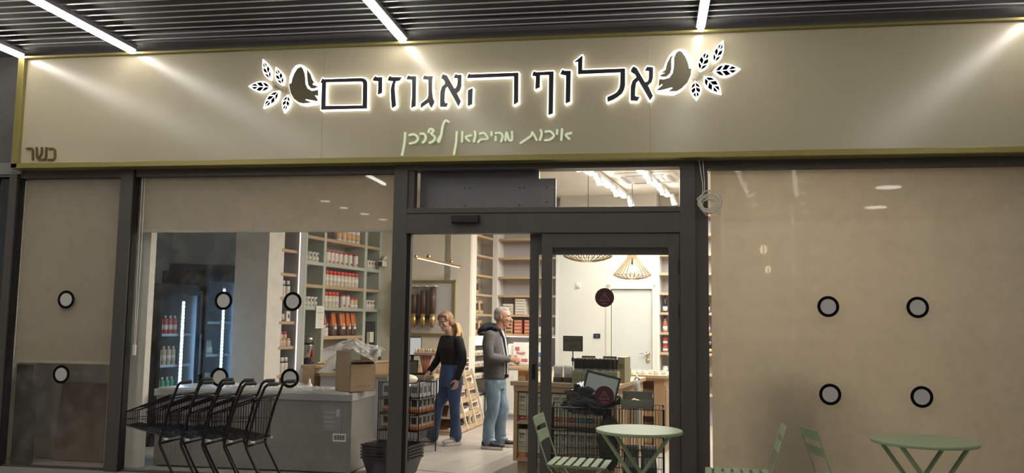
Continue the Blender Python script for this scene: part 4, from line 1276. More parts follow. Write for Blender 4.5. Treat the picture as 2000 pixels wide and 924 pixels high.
BLV = (2.57, 2.28, 1.98, 1.68, 1.38, 1.08, .78)
bs = thing('bottle_rack', 'oak wall shelves with bottles to the side of the white door', 'shelf', I(0, 0, 0), RZ)
for k, x in enumerate((2.64, 3.6, 4.6, 5.7)):
    MB().b2(x, x + .04, .0, .31, .0, 3.3, bev=.003).obj('upright', M_whitel, bs)
MB().b2(2.642, 2.662, -.006, .0, 0, 3.3).obj('edge_trim', M_whitel, bs)
MB().b2(2.68, 5.7, .28, .30, 0, 3.3).obj('back_panel', M_back, bs)
for z in BLV + (2.87, 3.17, .48):
    for a, b in ((2.68, 3.6), (3.64, 4.6), (4.64, 5.7)):
        MB().b2(a, b, .01, .28, z - .04, z, bev=.003).obj('shelf', M_oakh, bs)
def wine(name, cols, h=.25, r=.034, lab=M_label):
    t = thing(name, '', 'bottle')
    MB().lathe([(r * .92, 0), (r, .01), (r, h * .52), (r * .75, h * .64), (r * .4, h * .74), (r * .36, h * .96), (r * .42, h)], 14).obj('glass', cols[0], t, True)
    MB().lathe([(r * 1.02, h * .08), (r * 1.02, h * .36)], 14).obj('label', lab, t, True)
    MB().lathe([(r * .42, h * .84), (r * .42, h * 1.005)], 12).obj('cap', cols[1], t, True)
    return t
M_wblk = mat('bottle_dark', (.015, .014, .018), .15)
M_wred = mat('bottle_rose', (.5, .14, .1), .2, var=.15)
w1 = wine('rose_bottle', (M_wred, M_wblk))
copies(w1, [(I(2.90, -.12, 1.98), RZ, 'single rose-red bottle standing alone on its shelf')] + [(I(2.75 + .105 * k, -.1, 1.38), RZ, 'rose-red bottle with white label in the row under the dark bottles') for k in range(8)]
       + [(I(3.70 + .105 * k, -.1, 1.38), RZ, 'rose-red bottle with white label in the row under the dark bottles') for k in range(8)], 'rose-red bottles')
w2 = wine('dark_bottle', (M_wblk, M_wblk), .25)
copies(w2, [(I(2.75 + .105 * k, -.1, 1.68), RZ, 'dark wine bottle with white label in the row above the rose bottles') for k in range(8)]
       + [(I(3.70 + .105 * k, -.1, 1.68), RZ, 'dark wine bottle with white label in the row above the rose bottles') for k in range(8)], 'dark wine bottles')
pj = jar('pickle_jar', '', 'jar', .04, .11, mat('pickle_red', (.4, .1, .06), .3, var=.4, scale=30), M_lidred, .2, band=(.2, .6, M_label))
copies(pj, [(I(2.75 + .19 * k, -.1, 1.08 + .112 * j), RZ, 'red-lidded pickle jar, two high, on the shelf below the rose bottles') for k in range(4) for j in range(2)], 'pickle jars')
oj = jar('oil_flask', '', 'bottle', .034, .17, M_wblk, M_label, .15, band=(.15, .45, MATS['label_apricot']), neck=.4)
copies(oj, [(I(2.845 + .19 * k, -.1, 1.08), RZ, 'small dark flask with pale label between the pickle jars') for k in range(4)], 'small flasks')
wj = jar('white_pot', '', 'jar', .042, .09, M_jarwhite, M_label, .2)
copies(wj, [(I(2.75 + .1 * k, -.1, .78), RZ, 'short white pot on the lowest visible bottle shelf') for k in range(6)], 'short white pots')

# shelves along the far right wall, seen dimly through the screen blind
fs_ = thing('side_shelf', 'long oak shelf wall behind the wide screen blind', 'shelf', I(6.0, .3, 0), 0)
fs_.rotation_euler = (0, 0, -math.pi / 2 - A)       # local x runs towards the street, front faces -u
for x in (0, .9, 1.8, 2.7, 3.3):
    MB().b2(x, x + .05, .0, .3, .0, 3.2, bev=.003).obj('upright', M_whitel, fs_)
MB().b2(0, 3.35, .28, .3, 0, 3.2).obj('back_panel', M_back, fs_)
for z in (.5, .85, 1.2, 1.55, 1.9, 2.25, 2.6, 2.95):
    for a in (.05, .95, 1.85, 2.75):
        MB().b2(a, min(a + .85, 3.3), .01, .28, z - .04, z).obj('shelf', M_whitel, fs_)
rb_ = wine('spirit_bottle', (mat('bottle_green', (.06, .1, .05), .15), M_wblk), .28, .04)
def Sw(x, y, z):
    b = I(6.0, .3, z)
    return (b[0] - x * WX + y * UX, b[1] - x * WY + y * UY, z)
copies(rb_, [(Sw(.12 + .12 * k + .06 * (k // 7), .1, z), -math.pi / 2 - A, 'green bottle on the shelf wall behind the screen blind, %s row' % n) for z, n in ((1.2, 'lower'), (1.55, 'middle'), (1.9, 'upper')) for k in range(20) if k % 7 != 6], 'bottles behind the blind')
# dark block added behind the blind to shade the cloth there
dt = thing('blind_shade_block', 'dark block added close behind the wide screen blind to shade it', 'table', (.90, .42, 0), 0)
MB().b2(0, .56, 0, .4, .0, 1.22, bev=.01).obj('body', mat('shade_block_dark', (.05, .05, .048), .8), dt)
MB().b2(-.02, .58, -.02, .42, 1.22, 1.25, bev=.004).obj('top', M_black, dt)
it = thing('island_table', 'long oak island with glass jars behind the screen blind', 'table', I(3.9, 2.9, 0), RZ)
MB().b2(0, 1.5, 0, .8, 0, .88).obj('body', M_oak, it)
MB().b2(-.03, 1.53, -.03, .83, .88, .92, bev=.004).obj('top', M_oakh, it)
cj3 = jar('display_jar', '', 'jar', .06, .2, M_chrome, M_gold, .15)
copies(cj3, [(I(4.0 + .2 * k, 2.75, .92), RZ, 'shiny lidded jar on the oak island behind the blind') for k in range(7)], 'shiny jars behind the blind')

# ------------------------------------------------------------------ olive oil island just inside the door
IX, IY = -1.38, .95
def Ow(x, y, z):
    return (IX + x * UX + y * WX, IY + x * UY + y * WY, z)
isl = thing('oil_island', 'oak display island stacked with olive oil cartons inside the door', 'counter', (IX, IY, 0), RZ)
M_oaki = M_oak
IL, ID = 1.07, 1.40
for x0, x1 in ((0, .04), (IL - .05, IL)):
    MB().b2(x0, x1, .0, .5, .10, .85, bev=.003).obj('side_panel', M_oaki, isl)
for z in (.10, .47):
    MB().b2(.04, IL - .05, .0, .5, z, z + .025, bev=.003).obj('shelf', M_oaki, isl)
MB().b2(.04, IL - .05, .28, .30, .125, .85).obj('back_panel', M_oaki, isl)
MB().b2(0, IL, .5, ID, .1, .85).obj('rear_body', M_oaki, isl)
MB().b2(.03, IL - .03, .06, ID - .03, 0, .10).obj('plinth', M_oaki, isl)
MB().b2(.0, IL, -.008, .03, .80, .855).obj('apron', M_oaki, isl)
MB().b2(-.03, IL + .03, -.03, ID + .03, .855, .90, bev=.006).obj('top', M_oakh, isl)
for k in range(3):
    D_ = MB().b2(IL - .002, IL + .014, .10 + .42 * k, .49 + .42 * k, .14, .78, bev=.004).obj('door', M_oaki, isl)
    MB().b2(IL + .010, IL + .018, .16 + .42 * k, .43 + .42 * k, .20, .72, bev=.004).obj('door_panel', M_oak, D_)
    MB().cyl((IL + .014, .45 + .42 * k, .5), (IL + .035, .45 + .42 * k, .5), .012, 10).obj('knob', M_gold, D_)
M_oil = mat('oil_carton', (.50, .48, .34), .55, var=.05)
bands = [('crimson', (.28, .04, .04)), ('orange', (.5, .17, .04)), ('navy', (.05, .06, .14)), ('teal', (.05, .16, .2))]
oils = []
for nm, c in bands:
    t = thing('oil_carton', '', 'carton')
    MB().b2(-.042, .042, -.042, .042, 0, .29, bev=.003).obj('box', M_oil, t)
    MB().b2(-.040, .040, -.0435, -.040, .012, .062).obj('band', mat('band_' + nm, c, .5), t)
    lettering('ןמש', .036, M_ink, t, (0, -.0428, .232), thick=.0012)
    lettering('תיז', .038, M_ink, t, (0, -.0428, .198), thick=.0)
    lettering('תיתכ', .030, M_ink, t, (0, -.0428, .150))
    lettering('הלועמ', .026, M_ink, t, (0, -.0428, .110))
    MB().b2(-.018, .018, -.0445, -.043, .034, .04).obj('band_mark', M_oil, t)
    for zz in (.14, .09):
        MB().b2(-.03, .03, -.0432, -.041, zz, zz + .0025).obj('rule', M_ink, t)
    oils.append((nm, t))
seq0 = [1, 0, 2, 1, 0, 0, 1, 3, 2, 1, 0]
seq1 = [0, 1, 2, 1, 0, 1, 0, 3, 2, 1, 0]
by = {0: [], 1: [], 2: [], 3: []}
for tier, seq, z in (('lower', seq0, .125), ('upper', seq1, .495)):
    for k, c in enumerate(seq):
        by[c].append((Ow(.086 + .0885 * k, .07, z), RZ, 'olive oil carton with %s band on the %s shelf of the oak island' % (bands[c][0], tier)))
for c, (nm, t) in enumerate(oils):
    copies(t, by[c], 'olive oil cartons with %s bands' % nm)

# goods on the island
M_olbox = mat('olive_box', (.36, .33, .2), .6, var=.06)
ob = thing('bottle_crate', '', 'crate')
MB().b2(-.038, .038, -.06, .06, 0, .125, bev=.002).obj('box', M_olbox, ob)
MB().b2(-.022, .022, -.0615, -.059, .03, .09).obj('emblem', mat('olive_ink', (.2, .18, .07), .6), ob)
MB().b2(-.015, .015, -.0625, -.059, .04, .08).obj('emblem', M_olbox, ob)
places = [(Ow(.655 + .077 * k, .05, .90), RZ, 'olive-coloured bottle crate in the front row on the oak island') for k in range(6)]
places += [(Ow(.645 + .077 * k, .18, .90), RZ, 'olive-coloured bottle crate in the second row on the oak island') for k in range(5)]
copies(ob, places, 'bottle crates on the island')
ol = thing('oil_bottle', '', 'bottle')
MB().lathe([(.016, 0), (.017, .01), (.017, .05), (.015, .075), (.015, .08)], 12).obj('shoulder', mat('crinkle_foil', (.3, .3, .32), .25, .5, var=.6, scale=60), ol, True)
MB().lathe([(.0165, .06), (.0165, .155), (.015, .16)], 12).obj('neck_sleeve', mat('sleeve_black', (.02, .018, .018), .4), ol, True)
pl = []
for k in range(6):
    for j in range(2):
        pl.append((Ow(.637 + .077 * k + .036 * j, .05, .985), RZ, 'black-necked oil bottle standing in the front row of crates'))
for k in range(5):
    for j in range(2):
        pl.append((Ow(.627 + .077 * k + .036 * j, .18, .985), RZ, 'black-necked oil bottle standing in the second row of crates'))
copies(ol, pl, 'oil bottles in crates')
tb = carton('tall_oil_box', '', .075, .09, .26, MATS['olive_box'], [(.2, .8, .55, .75, MATS['olive_ink'])])
copies(tb, [(Ow(1.06, .30 + .1 * k, .90), RZ, 'tall olive box at the corner of the oil crates') for k in range(3)], 'tall olive boxes')
sp = pouch('snack_pouch', '', .10, .08, .17, mat('pouch_pale', (.5, .48, .45), .4, var=.1), (.0, .3, mat('pouch_dark', (.05, .045, .04), .4)), patch=(.3, .5, .5, mat('pouch_pink', (.4, .22, .18), .5)))
copies(sp, [(Ow(.45 + .105 * k, .08, .90), RZ, 'pale snack pouch with dark base on the island beside the crates') for k in range(2)], 'snack pouches')
oj2 = carton('honey_jar', '', .09, .09, .11, mat('honey', (.5, .2, .05), .3, var=.4, scale=30), [(.1, .9, .0, .45, M_kraft), (.0, 1, .85, 1, M_gold)], cat='jar')
copies(oj2, [(Ow(.07 + .1 * k, .10, .90), RZ, 'amber square jar at the near end of the oak island') for k in range(2)], 'amber jars')
st = thing('price_stand', 'black-framed price sign on a pole above the island', 'sign', Ow(.53, .34, .90), RZ)
MB().cyl((0, 0, .0), (0, 0, .012), .05, 16).obj('foot', M_black, st)
MB().cyl((0, 0, .01), (0, 0, .31), .006, 8).obj('pole', M_black, st)
MB().b2(-.012, .012, -.01, .01, .2, .24).obj('clamp', M_black, st)
F_ = MB()
F_.b2(-.105, .105, -.006, .006, .305, .315).b2(-.105, .105, -.006, .006, .455, .465).b2(-.105, -.095, -.006, .006, .305, .465).b2(.095, .105, -.006, .006, .305, .465)
F_.obj('frame', M_black, st)
c_ = MB().b2(-.096, .096, -.002, .003, .314, .456).obj('card', mat('chalk_card', (.12, .105, .07), .6), st)
mm = MB()
for k in range(12):
    mm.b2(-.085 + .0145 * k, -.077 + .0145 * k, -.004, -.002, .41, .415 + .006 * (k % 3))
for k in range(7):
    mm.b2(-.03 + .012 * k, -.024 + .012 * k, -.004, -.002, .342 + .01 * (k % 2), .365 + .004 * (k % 3))
mm.obj('writing', M_ink, c_)
for x, y, lab in ((.70, .34, 'low black card frame behind the oil bottles, nearer the price sign'), (.92, .36, 'low black card frame behind the oil bottles, nearer the tall boxes')):
    t = thing('table_sign', lab, 'sign', Ow(x, y, .90), RZ)
    MB().b2(-.07, .07, -.005, .005, .25, .262).b2(-.07, -.06, -.005, .005, .14, .25).b2(.06, .07, -.005, .005, .14, .25).b2(-.07, .07, -.005, .005, .14, .15).obj('frame', M_black, t)
    MB().b2(-.06, .06, -.002, .003, .15, .25).obj('card', M_kraft, t)
    MB().b2(-.006, .006, -.004, .004, 0, .15).obj('pole', M_black, t)
    MB().b2(-.04, .04, -.03, .03, 0, .008).obj('foot', M_black, t)
bxo = carton('open_carton', 'grey-sided open carton on the far corner of the island', .2, .26, .11, M_card, [(.1, .9, .1, .9, M_kraft)])
bxo.location = Ow(.88, 1.04, .90); bxo.rotation_euler = (0, 0, RZ)
for k, (x, y) in enumerate(((.90, .56), (.90, .78))):
    q = tag(sheet(12, 10, lambda a, b: ((a - .5) * .2, (b - .5) * .2, .01 + .07 * abs(nz3(a + k * 3, b, 2.5, 5)) + .02 * nz3(a, b, k, 12))).obj('wrapped_sweets', mat('wrap_white', (.6, .58, .55), .3), None, False),
            'heap of white wrapped goods on the island, ' + ('beside the tall boxes' if k == 0 else 'beside the open carton'), 'wrap')
    q.location = Ow(x, y, .90)
hb = thing('hanging_bag', 'white plastic bags hung on the side of the oak island', 'bag', Ow(IL + .075, .62, .42), RZ)
hbm = MB()
for j in range(2):
    pts = []
    hbm.tube([(0, .08 * j, .50), (.0, .08 * j, .44), (.004, .08 * j, .25), (0, .08 * j + .01, .02)], [.015, .026, .034, .038], 10)
hbm.obj('bags', mat('bag_white2', (.6, .6, .58), .4), hb, True)
MB().tube([(-.03, .04, .49), (.0, .04, .53), (.03, .0, .50), (.01, .1, .51)], .012, 8).obj('knot', MATS['bag_white2'], hb, True)

# second counter behind, with niches of snack bags
sc2 = thing('snack_counter', 'oak counter with snack bags in open niches behind the oil island', 'counter', (.16 - .62 * UX, 2.53 - .62 * UY, 0), RZ)
MB().b2(0, .30, 0, .9, 0, .86).b2(.30, .50, .25, .9, 0, .86).b2(.50, .62, 0, .9, 0, .86).b2(.30, .5, 0, .25, .83, .86).b2(.30, .5, 0, .25, .0, .08).obj('body', M_oak, sc2)
for z in (.42,):
    MB().b2(.30, .50, .0, .25, z, z + .05).obj('niche_shelf', M_oak, sc2)
MB().b2(-.03, .65, -.03, .93, .86, .90, bev=.006).obj('top', M_oakh, sc2)
for k in range(2):
    D_ = MB().b2(.618, .632, .06 + .42 * k, .44 + .42 * k, .10, .78, bev=.004).obj('door', M_oak, sc2)
    MB().b2(.628, .638, .12 + .42 * k, .38 + .42 * k, .16, .72, bev=.004).obj('door_panel', M_oakh, D_)
M_snack = mat('snack_mix', (.45, .33, .2), .35, var=.5, scale=30)
def C2(x, y, z):
    bx_, by_ = .16 - .62 * UX, 2.53 - .62 * UY
    return (bx_ + x * UX + y * WX, by_ + x * UY + y * WY, z)
sn = pouch('snack_bag', '', .17, .12, .26, M_snack, patch=(.3, .6, .6, M_kraft))
copies(sn, [(C2(.40, .1, .47), RZ, 'clear snack bag in the upper niche of the oak counter'), (C2(.40, .1, .08), RZ, 'clear snack bag in the lower niche of the oak counter')], 'snack bags in niches')
pt = jar('white_cup', '', 'cup', .03, .05, M_label, M_white, .3, n=10)
copies(pt, [(C2(.06 + .075 * k, .08 + .07 * (k % 2), .90), RZ, 'little white lidded cup on the snack counter top') for k in range(8)], 'white cups on the snack counter')

# ------------------------------------------------------------------ wire trolley with bin bag behind the fixed door panel
M_wire = mat('wire_black', (.012, .012, .012), .35, .4)
def wire_panel(m, a, b, z0, z1, nv, hz, r=.0022, rr=.004):
    a = Vector(a); b = Vector(b)
    for k in range(nv + 1):
        p = a.lerp(b, k / nv)
        m.box((p.x, p.y, (z0 + z1) / 2), (2 * r, 2 * r, z1 - z0))
    for z in hz:
        m.tube([(a.x, a.y, z), (b.x, b.y, z)], rr, 6)
cg2 = thing('wire_trolley', 'black wire stock trolley standing behind the fixed glass door panel', 'trolley', (-.93, .18, 0))
m = MB(); wire_panel(m, (0, 0, 0), (1.05, 0, 0), .12, .725, 42, (.13, .30, .36, .52, .725)); m.obj('side_grid', M_wire, cg2)
m = MB(); wire_panel(m, (0, .42, 0), (1.05, .42, 0), .12, .73, 30, (.13, .42, .73)); m.obj('side_grid', M_wire, cg2)
m = MB(); wire_panel(m, (0, 0, 0), (0, .42, 0), .12, .71, 14, (.13, .42, .71)); m.obj('end_grid', M_wire, cg2)
m = MB(); wire_panel(m, (1.05, 0, 0), (1.05, .42, 0), .12, .71, 14, (.13, .42, .71)); m.obj('end_grid', M_wire, cg2)
for x in (0, 1.05):
    for y in (0, .42):
        MB().cyl((x, y, .08), (x, y, .73), .008, 8).obj('post', M_wire, cg2)
        MB().cyl((x, y - .012, .04), (x, y + .012, .04), .04, 14).obj('wheel', M_black, cg2)
m = MB()
for k in range(16):
    m.tube([(.02 + 1.01 * k / 15, .0, .125), (.02 + 1.01 * k / 15, .42, .125)], .003, 5)
m.obj('floor_grid', M_wire, cg2)
# things in the trolley
M_bag = mat('bin_bag', (.012, .012, .014), .16, coat=.6, var=.3)
def crumple(m, c, r, seed, n=26, k=18, amp=.22):
    vs = []; fs = []
    for i in range(1, k):
        th_ = math.pi * i / k
        for j in range(n):
            a = 2 * math.pi * j / n
            d = Vector((math.sin(th_) * math.cos(a), math.sin(th_) * math.sin(a), math.cos(th_)))
            f = 1 + amp * (nz3(d.x + seed, d.y, d.z, 2.2) + .6 * abs(nz3(d.x, d.y + seed, d.z, 5)) - .3 + .22 * abs(nz3(d.x, d.y, d.z + seed, 10)) + .12 * nz3(d.x, d.y, d.z + seed, 17))
            vs.append((c[0] + r[0] * d.x * f, c[1] + r[1] * d.y * f, c[2] + r[2] * d.z * f))
    vs.append((c[0], c[1], c[2] + r[2])); vs.append((c[0], c[1], c[2] - r[2]))
    t_, b_ = len(vs) - 2, len(vs) - 1
    for i in range(k - 2):
        for j in range(n):
            j2 = (j + 1) % n
            fs.append((i * n + j, (i + 1) * n + j, (i + 1) * n + j2, i * n + j2))
    for j in range(n):
        j2 = (j + 1) % n
        fs.append((t_, j, j2)); fs.append((b_, (k - 2) * n + j2, (k - 2) * n + j))
    return m.add(vs, fs)
m = MB(); crumple(m, (0, 0, .0), (.25, .145, .155), 3, 72, 50, .34)
o = tag(m.obj('bin_bag', M_bag, None, True), 'shiny crumpled black bin bag heaped in the wire trolley', 'bag')
o.location = (-.565, .385, .79)
m = MB(); crumple(m, (0, 0, .0), (.105, .11, .265), 8, 40, 28, .25)
o = tag(m.obj('dark_sack', mat('dark_sack', (.02, .017, .013), .6), None, True), 'dull dark sack below the bin bag in the wire trolley', 'bag')
o.location = (-.385, .39, .395)
sf = thing('blank_sign_frame', 'white panel in a thin black frame tilted on the bin bag', 'frame', (-.62, .26, .86))
sf.rotation_euler = (math.radians(-14), math.radians(13), 0)
MB().b2(0, .30, 0, .006, 0, .20).obj('panel', mat('panel_white', (.42, .45, .43), .35), sf)
MB().b2(-.012, .312, -.005, .011, -.012, .006).b2(-.012, .312, -.005, .011, .194, .212).b2(-.012, .006, -.005, .011, -.012, .212).b2(.294, .312, -.005, .011, -.012, .212).obj('frame', M_black, sf)
tr2 = thing('card_tray', 'long grey cardboard tray with packets at the end of the trolley', 'tray', (-.265, .172, .7335))
MB().b2(0, .29, 0, .004, 0, .075).b2(0, .29, .436, .44, 0, .12).b2(0, .004, 0, .44, 0, .09).b2(.286, .29, 0, .44, 0, .10).b2(0, .29, 0, .44, 0, .004).obj('tray', mat('tray_grey', (.17, .17, .14), .7), tr2)
pk2 = tag(MB().tube([(0, 0, 0), (.06, .0, .03), (.13, .01, .02)], [.014, .022, .012], 8).obj('gold_packet', mat('gold_wrap', (.5, .36, .14), .3, .4), None, True), 'twisted gold-wrapped packet lying in the grey cardboard tray', 'packet')
pk2.location = (-.21, .33, .759)
# dark goods in the lower trolley
gr = random.Random(5)
gb = pouch('dark_packet', '', .15, .1, .24, mat('packet_dark', (.06, .06, .055), .35, var=.4, scale=18), patch=(.25, .65, .7, mat('packet_print', (.3, .3, .27), .5, var=.4, scale=60)))
copies(gb, [((-.18 + .165 * (k % 2) , .30 + .12 * (k // 2), .132), gr.uniform(-.3, .3), 'dark printed packet standing on the trolley floor under the table edge') for k in range(4)], 'dark packets in the trolley')

# ------------------------------------------------------------------ nut gondola, wire bin, desk things, baskets
GA = math.radians(4)
GZ = math.pi / 2 - GA
GXW, GYW = math.sin(GA), math.cos(GA)
def Gw(x, y, z):
    """x along the gondola into the shop, y into it (away from the aisle)"""
    return (-2.53 + x * GXW - y * GYW, 3.40 + x * GYW + y * GXW, z)
go = thing('nut_gondola', 'sloping oak display with stepped shelves of packed nuts behind the woman', 'display', Gw(0, 0, 0), GZ)
GL = 1.40
GSH = ((.06, .0), (.235, .05), (.415, .10), (.585, .15), (.765, .20))
MB().b2(0, GL, .02, .62, 0, .05).obj('plinth', M_oak, go)
MB().b2(0, GL, .55, .6, .05, .90).obj('back_panel', M_oak, go)
for z, y in GSH:
    B_ = MB().b2(0, GL, y, .55, z - .022, z).obj('shelf', M_oakh, go)
    MB().b2(0, GL, y - .012, y, z - .05, z + .012, bev=.003).obj('shelf_lip', M_oakh, B_)
for x in (.0, .46, .92, 1.36):
    MB().box((x + .02, .085, .42), (.03, .03, .80), rx=math.radians(-15)).obj('divider_post', mat('post_cream', (.62, .56, .42), .5), go)
gr = random.Random(11)
M_nutw = mat('nut_pack', (.60, .50, .38), .4, var=.4, scale=50)
np_ = pouch('nut_pack', '', .075, .06, .13, M_nutw, patch=(.25, .7, .6, M_cbrown), cat='packet')
names = ('bottom', 'second', 'third', 'fourth')
pl = []
for i, (z, y) in enumerate(GSH[:4]):
    for k in range(15):
        x = .07 + .09 * k
        if .45 < x < .53 or .91 < x < .99 or x > 1.35:
            continue
        if i == 0 and k < 9:
            continue
        if i in (1, 3) and 4 < k < 10:
            continue
        pl.append((Gw(x, y + .06, z), GZ + gr.uniform(-.15, .15), 'small nut packet with brown label on the %s shelf of the oak gondola' % names[i]))
copies(np_, pl, 'nut packets on the gondola')
wtb = thing('white_tray', '', 'tray')
MB().b2(-.16, .16, -.06, -.054, 0, .05).b2(-.16, .16, .054, .06, 0, .085).b2(-.16, -.154, -.06, .06, 0, .07).b2(.154, .16, -.06, .06, 0, .07).b2(-.16, .16, -.06, .06, 0, .004).obj('tray', M_label, wtb)
mm = MB()
for k in range(6):
    mm.ell((-.12 + .048 * k, -.005, .045), (.022, .035, .045), 8, 6)
mm.obj('contents', mat('dark_contents', (.12, .06, .04), .4, var=.4), wtb, True)
copies(wtb, [(Gw(.70, .25, GSH[3][0]), GZ, 'white tray of dark sweets on the fourth gondola shelf'), (Gw(.70, .13, GSH[1][0]), GZ, 'white tray of dark sweets on the second gondola shelf')], 'white trays on the gondola')
blk = jar('chocolate_cup', '', 'cup', .026, .035, M_label, M_black, .4, n=10)
copies(blk, [(Gw(.10 + .085 * k + .04 * j, .07 + .07 * j, .06), GZ, 'little black-topped cup lying on the bottom gondola shelf') for k in range(6) for j in range(2)], 'little cups on the gondola')
bk = thing('rusk_bag', '', 'bag')
mm = MB()
for k in range(5):
    mm.ell((gr.uniform(-.03, .03), gr.uniform(-.02, .02), .025 + .034 * k), (.062, .052, .02), 12, 6)
mm.obj('rusks', mat('rusk', (.62, .38, .14), .5, var=.3, scale=30), bk, True)
MB().lathe([(.095, 0), (.098, .1), (.085, .17), (.03, .2)], 14).obj('film', M_filmw, bk, True)
copies(bk, [(Gw(.22 + .2 * k, .312, GSH[4][0]), GZ, 'clear bag of golden rusks on top of the gondola') for k in range(3)], 'rusk bags')
mp = thing('multi_pack', '', 'pack')
MB().b2(-.10, .10, -.06, .06, 0, .20, bev=.006).obj('tray', M_label, mp)
for i in range(3):
    for j in range(3):
        MB().b2(-.085 + .06 * i, -.035 + .06 * i, -.064, -.059, .02 + .06 * j, .062 + .06 * j).obj('window', M_cbrown, mp)
copies(mp, [(Gw(.885 + .208 * k, .30, GSH[4][0]), GZ, 'white multipack with nine dark windows on top of the gondola') for k in range(3)], 'white multipacks')
ft = thing('card_terminal', 'small black payment terminal on top of the gondola beside the rusks', 'terminal', Gw(.07, .45, GSH[4][0]), GZ)
MB().box((0, 0, .24), (.09, .03, .12), rx=.4, bev=.005).obj('case', M_black, ft)
MB().b2(-.02, .02, .0, .03, 0, .2).obj('stand', M_gray, ft)
MB().box((0, -.017, .245), (.06, .004, .05), rx=.4).obj('screen', mat('grey_screen', (.2, .22, .24), .2), ft)

# wire bin with orange packets
bn = thing('wire_bin', 'black wire bin on legs filled with orange and white packets near the entrance', 'bin', (-2.54, 1.55, 0), RZ)
BW, BD = .50, .48
for (a, b, nv, part) in (((0, 0), (-BW, 0), 20, 'front_grid'), ((0, 0), (0, BD), 20, 'side_grid'), ((-BW, 0), (-BW, BD), 14, 'side_grid'), ((-BW, BD), (0, BD), 14, 'back_grid')):
    m = MB(); wire_panel(m, (a[0], a[1], 0), (b[0], b[1], 0), .10, .80, nv, (.10, .27, .45, .62, .80), .002, .0045)
    m.obj(part, M_wire, bn)
for x in (0, -BW):
    for y in (0, BD):
        MB().cyl((x, y, 0), (x, y, .82), .007, 8).obj('leg', M_wire, bn)
m = MB()
for k in range(10):
    m.tube([(-.02 - .46 * k / 9, 0, .13), (-.02 - .46 * k / 9, BD, .13)], .003, 5)
m.obj('floor_grid', M_wire, bn)
for z, nm in ((.28, 'lower'), (.47, 'middle')):
    MB().b2(-BW + .01, -.01, .01, BD - .01, z - .006, z).obj('tray_shelf', M_wire, bn)
def Nw(x, y, z):
    return (-2.54 + x * UX + y * WX, 1.55 + x * UY + y * WY, z)
M_wafer = mat('wafer_white', (.58, .52, .44), .4, var=.2, scale=30)
M_orng = mat('wrap_orange', (.62, .14, .03), .35, var=.2, scale=20)
wf = thing('wafer_pack', '', 'packet')
MB().b2(-.05, .05, -.05, .05, 0, .16, bev=.012).obj('wrap', M_wafer, wf)
MB().b2(-.0505, .0505, -.0505, .0505, .0, .045, bev=.01).obj('orange_band', M_orng, wf)
MB().b2(-.03, .03, -.053, -.049, .07, .14).obj('print', M_ink, wf)
MB().b2(.049, .053, -.03, .03, .07, .14).obj('print', M_ink, wf)
pl = []
for z, nm in ((.135, 'lowest'), (.285, 'lower'), (.475, 'middle')):
    for i in range(4):
        pl.append((Nw(-.065 - .115 * i, .065, z), RZ, 'orange-banded white packet on the %s level of the wire bin' % nm))
    for j in range(1, 4):
        pl.append((Nw(-.065, .065 + .115 * j, z), RZ, 'orange-banded white packet on the %s level of the wire bin' % nm))
copies(wf, pl[7:], 'orange-banded packets')
wh = thing('white_packet', '', 'packet')
MB().b2(-.05, .05, -.05, .05, 0, .15, bev=.012).obj('wrap', M_label, wh)
MB().b2(-.035, .035, -.053, -.049, .05, .12).b2(.049, .053, -.035, .035, .05, .12).obj('print', mat('ink_grey', (.2, .19, .18), .6, var=.5, scale=60), wh)
copies(wh, [(Nw(-.065 - .115 * i, .07, .643), RZ, 'plain white packet in the top of the wire bin') for i in range(4)] + [(Nw(-.065, .19 + .115 * j, .643), RZ, 'plain white packet in the top of the wire bin') for j in range(2)], 'plain white packets')
MB().b2(-BW + .01, -.01, .01, BD - .01, .638, .643).obj('tray_shelf', M_wire, bn)
br = tag(MB().ell((0, 0, .05), (.13, .09, .055), 16, 10).ell((-.14, .02, .045), (.1, .08, .05), 14, 8).obj('pale_bag', mat('bread_bag', (.66, .62, .5), .5, var=.08), None, True), 'rounded pale cream bag lying on the packets in the wire bin', 'bag')
br.location = Nw(-.22, .13, .79)

# desk things
mo = thing('till_screen', 'grey till screen on a black stand at the desk end', 'monitor', (-3.08, 3.17, .81), math.radians(25))
MB().b2(-.06, .06, -.05, .05, 0, .02, bev=.005).obj('foot', M_black, mo)
MB().b2(-.02, .02, .0, .03, .02, .25).obj('stand', M_black, mo)
MB().box((0, -.01, .36), (.24, .03, .26), rx=-.2, bev=.008).obj('case', M_black, mo)
MB().box((.0, -.029, .357), (.21, .006, .22), rx=-.2).obj('screen', mat('till_grey', (.42, .45, .46), .25, emit=(.6, .65, .7), estr=.12), mo)
ld = thing('lollipop_stand', 'pink and orange fan-shaped sweet stand on the desk', 'stand', (-2.84, 2.95, .81))
for k in range(9):
    a = -.2 + .05 * k
    MB().tube([(.04 * (a) * 2, 0, .0), (.16 * a * 4 * .5, .0, .26)], [.012, .02], 8).obj('stick', mat('stick_%d' % (k % 3), [(.62, .25, .15), (.66, .45, .35), (.55, .16, .1)][k % 3], .4), ld, True)
MB().b2(-.15, .15, -.05, .05, .25, .29, bev=.008).obj('rail', mat('rail_pink', (.6, .42, .36), .4, var=.3, scale=60), ld)
for k in range(9):
    MB().ell((-.13 + .0325 * k, -.01, .31), (.014, .014, .03), 8, 6).obj('sweet', mat('sweet_%d' % (k % 3), [(.72, .66, .5), (.5, .3, .12), (.7, .5, .25)][k % 3], .35), ld, True)
MB().b2(-.09, .09, -.05, .05, 0, .03, bev=.005).obj('foot', M_black, ld)
ob2 = tag(MB().ell((0, 0, .05), (.07, .05, .05), 14, 8).obj('orange_ball', mat('orange_skin', (.75, .2, .03), .4), None, True), 'bright orange round item beside the till screen', 'ball')
ob2.location = (-3.12, 2.91, .99)
